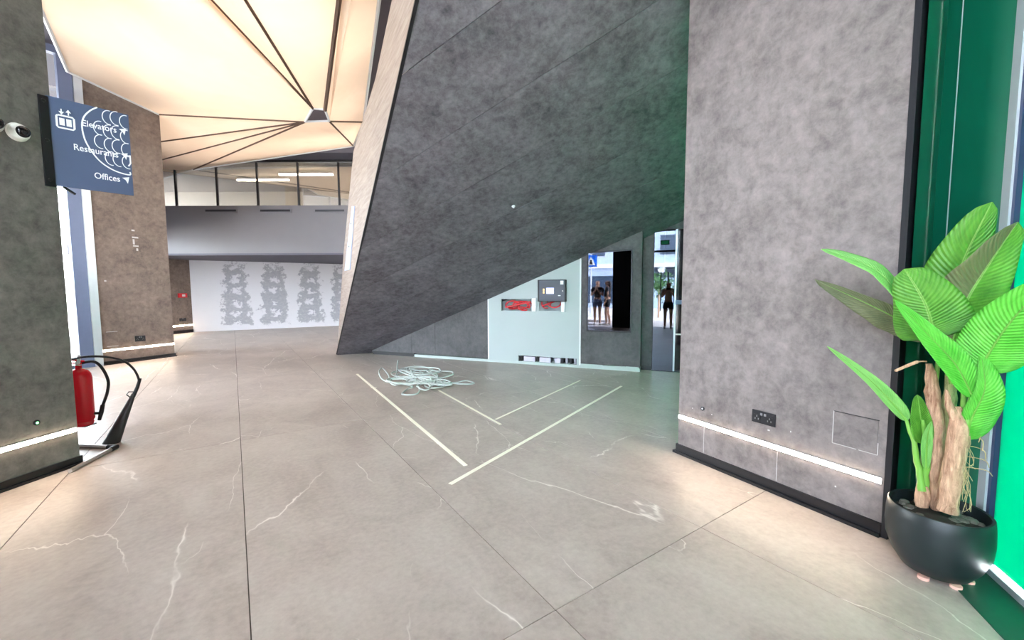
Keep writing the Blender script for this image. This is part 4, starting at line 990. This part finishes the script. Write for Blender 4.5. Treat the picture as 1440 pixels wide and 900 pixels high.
for i in range(10):
    for z_ in (4.6, 7.6): 
        s = -16.5+i*3; f_ = mk('window', MB().prism([bp_(s,z_,.03), bp_(s+1.5,z_,.03), bp_(s+1.5,z_+1.9,.03), bp_(s,z_+1.9,.03)], nB*.02), M_ALU, bl)
        mk('pane', MB().prism([bp_(s+.1,z_+.1,.06), bp_(s+1.4,z_+.1,.06), bp_(s+1.4,z_+1.8,.06), bp_(s+.1,z_+1.8,.06)], nB*.02), M_WIN, f_)
for (a, b) in ((-13, -9.5), (-8.6, -5), (-.2, 3.2), (4, 8)):
    mk('shopfront', MB().prism([bp_(a,.4,.03), bp_(b,.4,.03), bp_(b,2.9,.03), bp_(a,2.9,.03)], nB*.02), M_WIN, bl)
mk('cornice', MB().prism([bp_(-18,3.6,.3), bp_(14,3.6,.3), bp_(14,3.95,.3), bp_(-18,3.95,.3)], nB*.3), M_WHITEP, bl)
sgc = mirror(Z(at(932, 371, 31), 0)); u_c = (sgc).dot(af)
fs_ = mk('fascia', MB().prism([bp_(u_c-.9,2.7,.1), bp_(u_c+.9,2.7,.1), bp_(u_c+.9,3.9,.1), bp_(u_c-.9,3.9,.1)], nB*.05), plain('dark_fascia', lin(36,44,60), .5), bl)
mk('disc', MB().lathe(bp_(u_c-.3,3.4,.11), [(.32, 0), (.32, .02)], 20, (af, V((0,0,1)), -nB)), M_WHITEP, fs_)
# crossing sign on a pole
cs = mirror(Z(at(831.5, 371, 22.0), 0), .03)
cr = thing('crossing_sign', Z(cs, -.3), 'blue pedestrian crossing sign on a pole, mirrored in the black screen', 'road sign')
mk('pole', MB().tube([Z(cs, -.3), Z(cs, 3.2)], .035, 10), M_ALU, cr)
bdp = mk('board', MB().box(Z(cs-nB*.05, 2.85), .62, .02, .62, (af, nB, V((0,0,1)))), plain('sign_blue', lin(30,110,220), .4), cr)
pv = lambda s, z_: Z(cs - nB*.065 + af*s, z_)
mk('triangle', MB().prism([pv(-.24,2.64), pv(.24,2.64), pv(0,3.08)], -nB*.004), M_WHITEP, bdp)
mk('figure', MB().prism([pv(-.07,2.68), pv(.09,2.68), pv(.03,2.92), pv(-.03,2.92)], -nB*.008), M_BLACK, bdp)
# street bush
bs = mirror(Z(at(927, 400, 26), 0)); rb2 = random.Random(4)
bu = thing('street_tree', Z(bs, -.3), 'small leafy street tree mirrored in the dark door', 'tree')
mk('trunk', MB().tube([Z(bs, -.3), Z(bs, 1.4)], .06, 8), M_BARK, bu)
mb = MB()
for k in range(420):
    p = Z(bs, 1.7) + V((rb2.gauss(0,.45), rb2.gauss(0,.45), rb2.gauss(0,.38))); a = V((rb2.uniform(-1,1), rb2.uniform(-1,1), rb2.uniform(-1,1))).normalized()*.13; b = a.cross(V((rb2.uniform(-1,1), rb2.uniform(-1,1), rb2.uniform(-1,1)))).normalized()*.06
    mb.add([p-a, p+b, p+a, p-b], [(0,1,2,3)])
mk('foliage', mb, plain('street_leaf', lin(70,110,60), .6), bu, kind='stuff')

# ------------------------------------------------------------------ people by the entrance, seen only as reflections
M_SKIN = plain('skin', lin(206,160,132), .55, 0, .03); M_HAIR = plain('dark_hair', lin(44,34,32), .5); M_DENIM = plain('denim', lin(92,112,148), .8); M_TOPD = plain('dark_top', lin(44,46,56), .8); M_BEIGE = plain('beige_top', lin(196,180,160), .8); M_SHO = plain('white_shoe', lin(210,206,204), .6)
def skin(name, verts, edges, radii, mat, parent, sub=2):
    me = bpy.data.meshes.new(name); org = ORG[parent.name]; me.from_pydata([v-org for v in verts], edges, [])
    o = bpy.data.objects.new(name, me); col.objects.link(o); o.parent = parent; ORG[o.name] = org
    o.modifiers.new('skin', 'SKIN').use_smooth_shade = True
    if not me.skin_vertices:
        pass
    for i, r_ in enumerate(radii): me.skin_vertices[0].data[i].radius = (r_, r_)
    me.skin_vertices[0].data[0].use_root = True
    ss = o.modifiers.new('sub', 'SUBSURF'); ss.levels = sub; ss.render_levels = sub
    me.materials.append(mat); return o
def person(loc, face, label, top_mat, short_mat, H=1.66, arms='down', stance=.0, long_hair=True):
    loc = V(loc); f_ = V(face).normalized(); s_ = V((f_.y, -f_.x, 0)); k = H/1.66
    t = thing('person', loc, label, 'person')
    W = lambda s, f, z_: loc + s_*(s*k) + f_*(f*k) + V((0,0,z_*k))
    J = {'pel': W(0,0,.90), 'wai': W(0,.0,1.05), 'che': W(0,-.01,1.24), 'nkb': W(0,-.02,1.38), 'nk': W(0,0,1.45), 'hd': W(0,.02,1.53), 'hdt': W(0,.015,1.61)}
    names = ['pel','wai','che','nkb','nk','hd','hdt']; P = [J[n] for n in names]; Rr = [.13,.105,.115,.06,.048,.085,.07]; E_ = [(i,i+1) for i in range(6)]
    def chain(root, pts, rad):
        b = len(P); P.extend(pts); Rr.extend(rad); E_.append((root, b)); E_.extend((b+i, b+i+1) for i in range(len(pts)-1))
    for sg_ in (-1, 1):
        fw_ = stance*sg_
        chain(0, [W(.09*sg_,0,.84), W(.095*sg_,fw_*.3+.02,.48), W(.10*sg_,fw_*.5-.02,.26), W(.10*sg_,fw_*.6-.03,.08), W(.105*sg_,fw_*.6+.10,.03)], [.085,.055,.05,.036,.03])
        if arms == 'phone': ap = [W(.165*sg_,0,1.34), W(.21*sg_,.08,1.10), W(.10*sg_,.28,1.26), W(.05*sg_,.32,1.33)]
        elif arms == 'chest': ap = [W(.165*sg_,0,1.34), W(.21*sg_,.03,1.08), W(.07*sg_,.20,1.22), W(.02*sg_,.20,1.32)]
        else: ap = [W(.165*sg_,0,1.34), W(.22*sg_,-.02,1.08), W(.20*sg_,.06,.86), W(.19*sg_,.09,.78)]
        chain(3, ap, [.05,.038,.028,.026])
        hb = len(P)-1
        dirn = (ap[3]-ap[2]).normalized(); sid = s_*sg_
        for q, ln in ((-.024,.062), (-.008,.074), (.008,.07), (.022,.056)):
            chain(hb, [ap[3]+dirn*.05*k+f_*q*.6+s_*q*.6, ap[3]+dirn*(.05+ln)*k+f_*q*.7+s_*q*.7-sid*.015], [.009,.007])
        chain(hb, [ap[3]+dirn*.02*k-sid*.03+f_*.02, ap[3]+dirn*.055*k-sid*.045+f_*.03], [.009,.008])
    b_ = skin('body', P, E_, [r*k for r in Rr], M_SKIN, t)
    # clothing
    tp = [W(0,0,.98), W(0,0,1.06), W(0,-.01,1.24), W(0,-.015,1.34), W(-.17,0,1.335), W(-.20,.01,1.20), W(.17,0,1.335), W(.20,.01,1.20)]
    skin('top', tp, [(0,1),(1,2),(2,3),(3,4),(4,5),(3,6),(6,7)], [.142*k,.125*k,.135*k,.085*k,.066*k,.056*k,.066*k,.056*k], top_mat, t)
    sh = [W(0,0,.98), W(0,0,.88), W(-.095,.0,.80), W(-.098,stance*-.12+.01,.62), W(.095,0,.80), W(.098,stance*.12+.01,.62)]
    skin('shorts', sh, [(0,1),(1,2),(2,3),(1,4),(4,5)], [.14*k,.15*k,.105*k,.088*k,.105*k,.088*k], short_mat, t)
    hd = [W(0,-.025,1.60), W(0,-.05,1.53), W(0,-.075,1.42)] + ([W(0,-.085,1.25)] if long_hair else [])
    skin('hair', hd, [(i,i+1) for i in range(len(hd)-1)], [.088*k,.092*k,.07*k,.05*k][:len(hd)], M_HAIR, t)
    fc = MB()
    for e in (-.032, .032): fc.lathe(W(e,.105,1.54), [(.004,0),(.010,.003),(.004,.007)], 8, (s_, V((0,0,1)), f_))
    mk('eyes', fc, M_BLACK, t)
    mk('mouth', MB().bar(W(-.025,.103,1.475), W(.025,.103,1.475), .012, .009), plain('lips', lin(170,96,90), .5), t)
    mk('nose', MB().tube([W(0,.10,1.54), W(0,.122,1.505)], [.008,.013], 8), M_SKIN, t)
    for e in (-1, 1):
        fw_ = stance*e; mk('shoe', MB().tube([W(.10*e,fw_*.6-.07,.035), W(.102*e,fw_*.6,.045), W(.108*e,fw_*.6+.13,.032)], [.036*k,.046*k,.034*k], 10), M_SHO, t)
    return t
pa = mirror(onz(840, 456), .03); pb_ = mirror(onz(854, 456.5), .03)
fdir = (-nB)
person(Z(pa, -.02), fdir, 'person in dark top and denim shorts with raised hands, mirrored in the black screen', M_TOPD, M_DENIM, 1.80, 'chest', .12)
person(Z(pb_, -.02), V((-1,.5,0)), 'person with long dark hair in dark shorts standing sideways, mirrored in the black screen', M_TOPD, M_TOPD, 1.80, 'down', .1)
PHO = mirror(onz(939, 462)); PHO.z = 0
ph = person(PHO, fdir, 'person in beige top and dark shorts holding a phone, mirrored in the dark door', M_BEIGE, M_TOPD, 1.68, 'phone', .05)
pc_ = PHO + V(fdir)*.395; mk('phone', MB().box(Z(pc_, 1.40), .15, .009, .075, (V((fdir.y, -fdir.x, 0)), fdir, V((0,0,1)))), M_BGL, label='black phone held up by the person in the beige top', cat='phone', bevel=.003)

# ------------------------------------------------------------------ daylight portals in the glazed openings (guide sampling of the sky, emit nothing)
def portal(c, d, n, wd, ht):
    al = bpy.data.lights.new('daylight_portal', 'AREA'); al.shape = 'RECTANGLE'; al.size = wd; al.size_y = ht; al.cycles.is_portal = True
    o = bpy.data.objects.new('daylight_portal', al); col.objects.link(o)
    m = Matrix((d, V((0,0,1)), d.cross(V((0,0,1))))).transposed()
    if (m @ V((0,0,-1))).dot(n) < 0: m = Matrix((-d, V((0,0,1)), (-d).cross(V((0,0,1))))).transposed()
    mm = m.to_4x4(); mm.translation = c; o.matrix_world = mm
portal(fp_(-1.2, -.08)+V((0,0,2.8)), af, -nB, 6.0, 5.4)
gdd = (GC-GD).normalized(); portal((GC+GD)/2+V((.1,.1,2.7)), gdd, nLr+V((0,1,0)), (GC-GD).length, 5.2)
gdd = (GB-GC).normalized(); portal((GB+GC)/2+V((.1,-.05,2.7)), gdd, nLr, (GB-GC).length, 5.2)
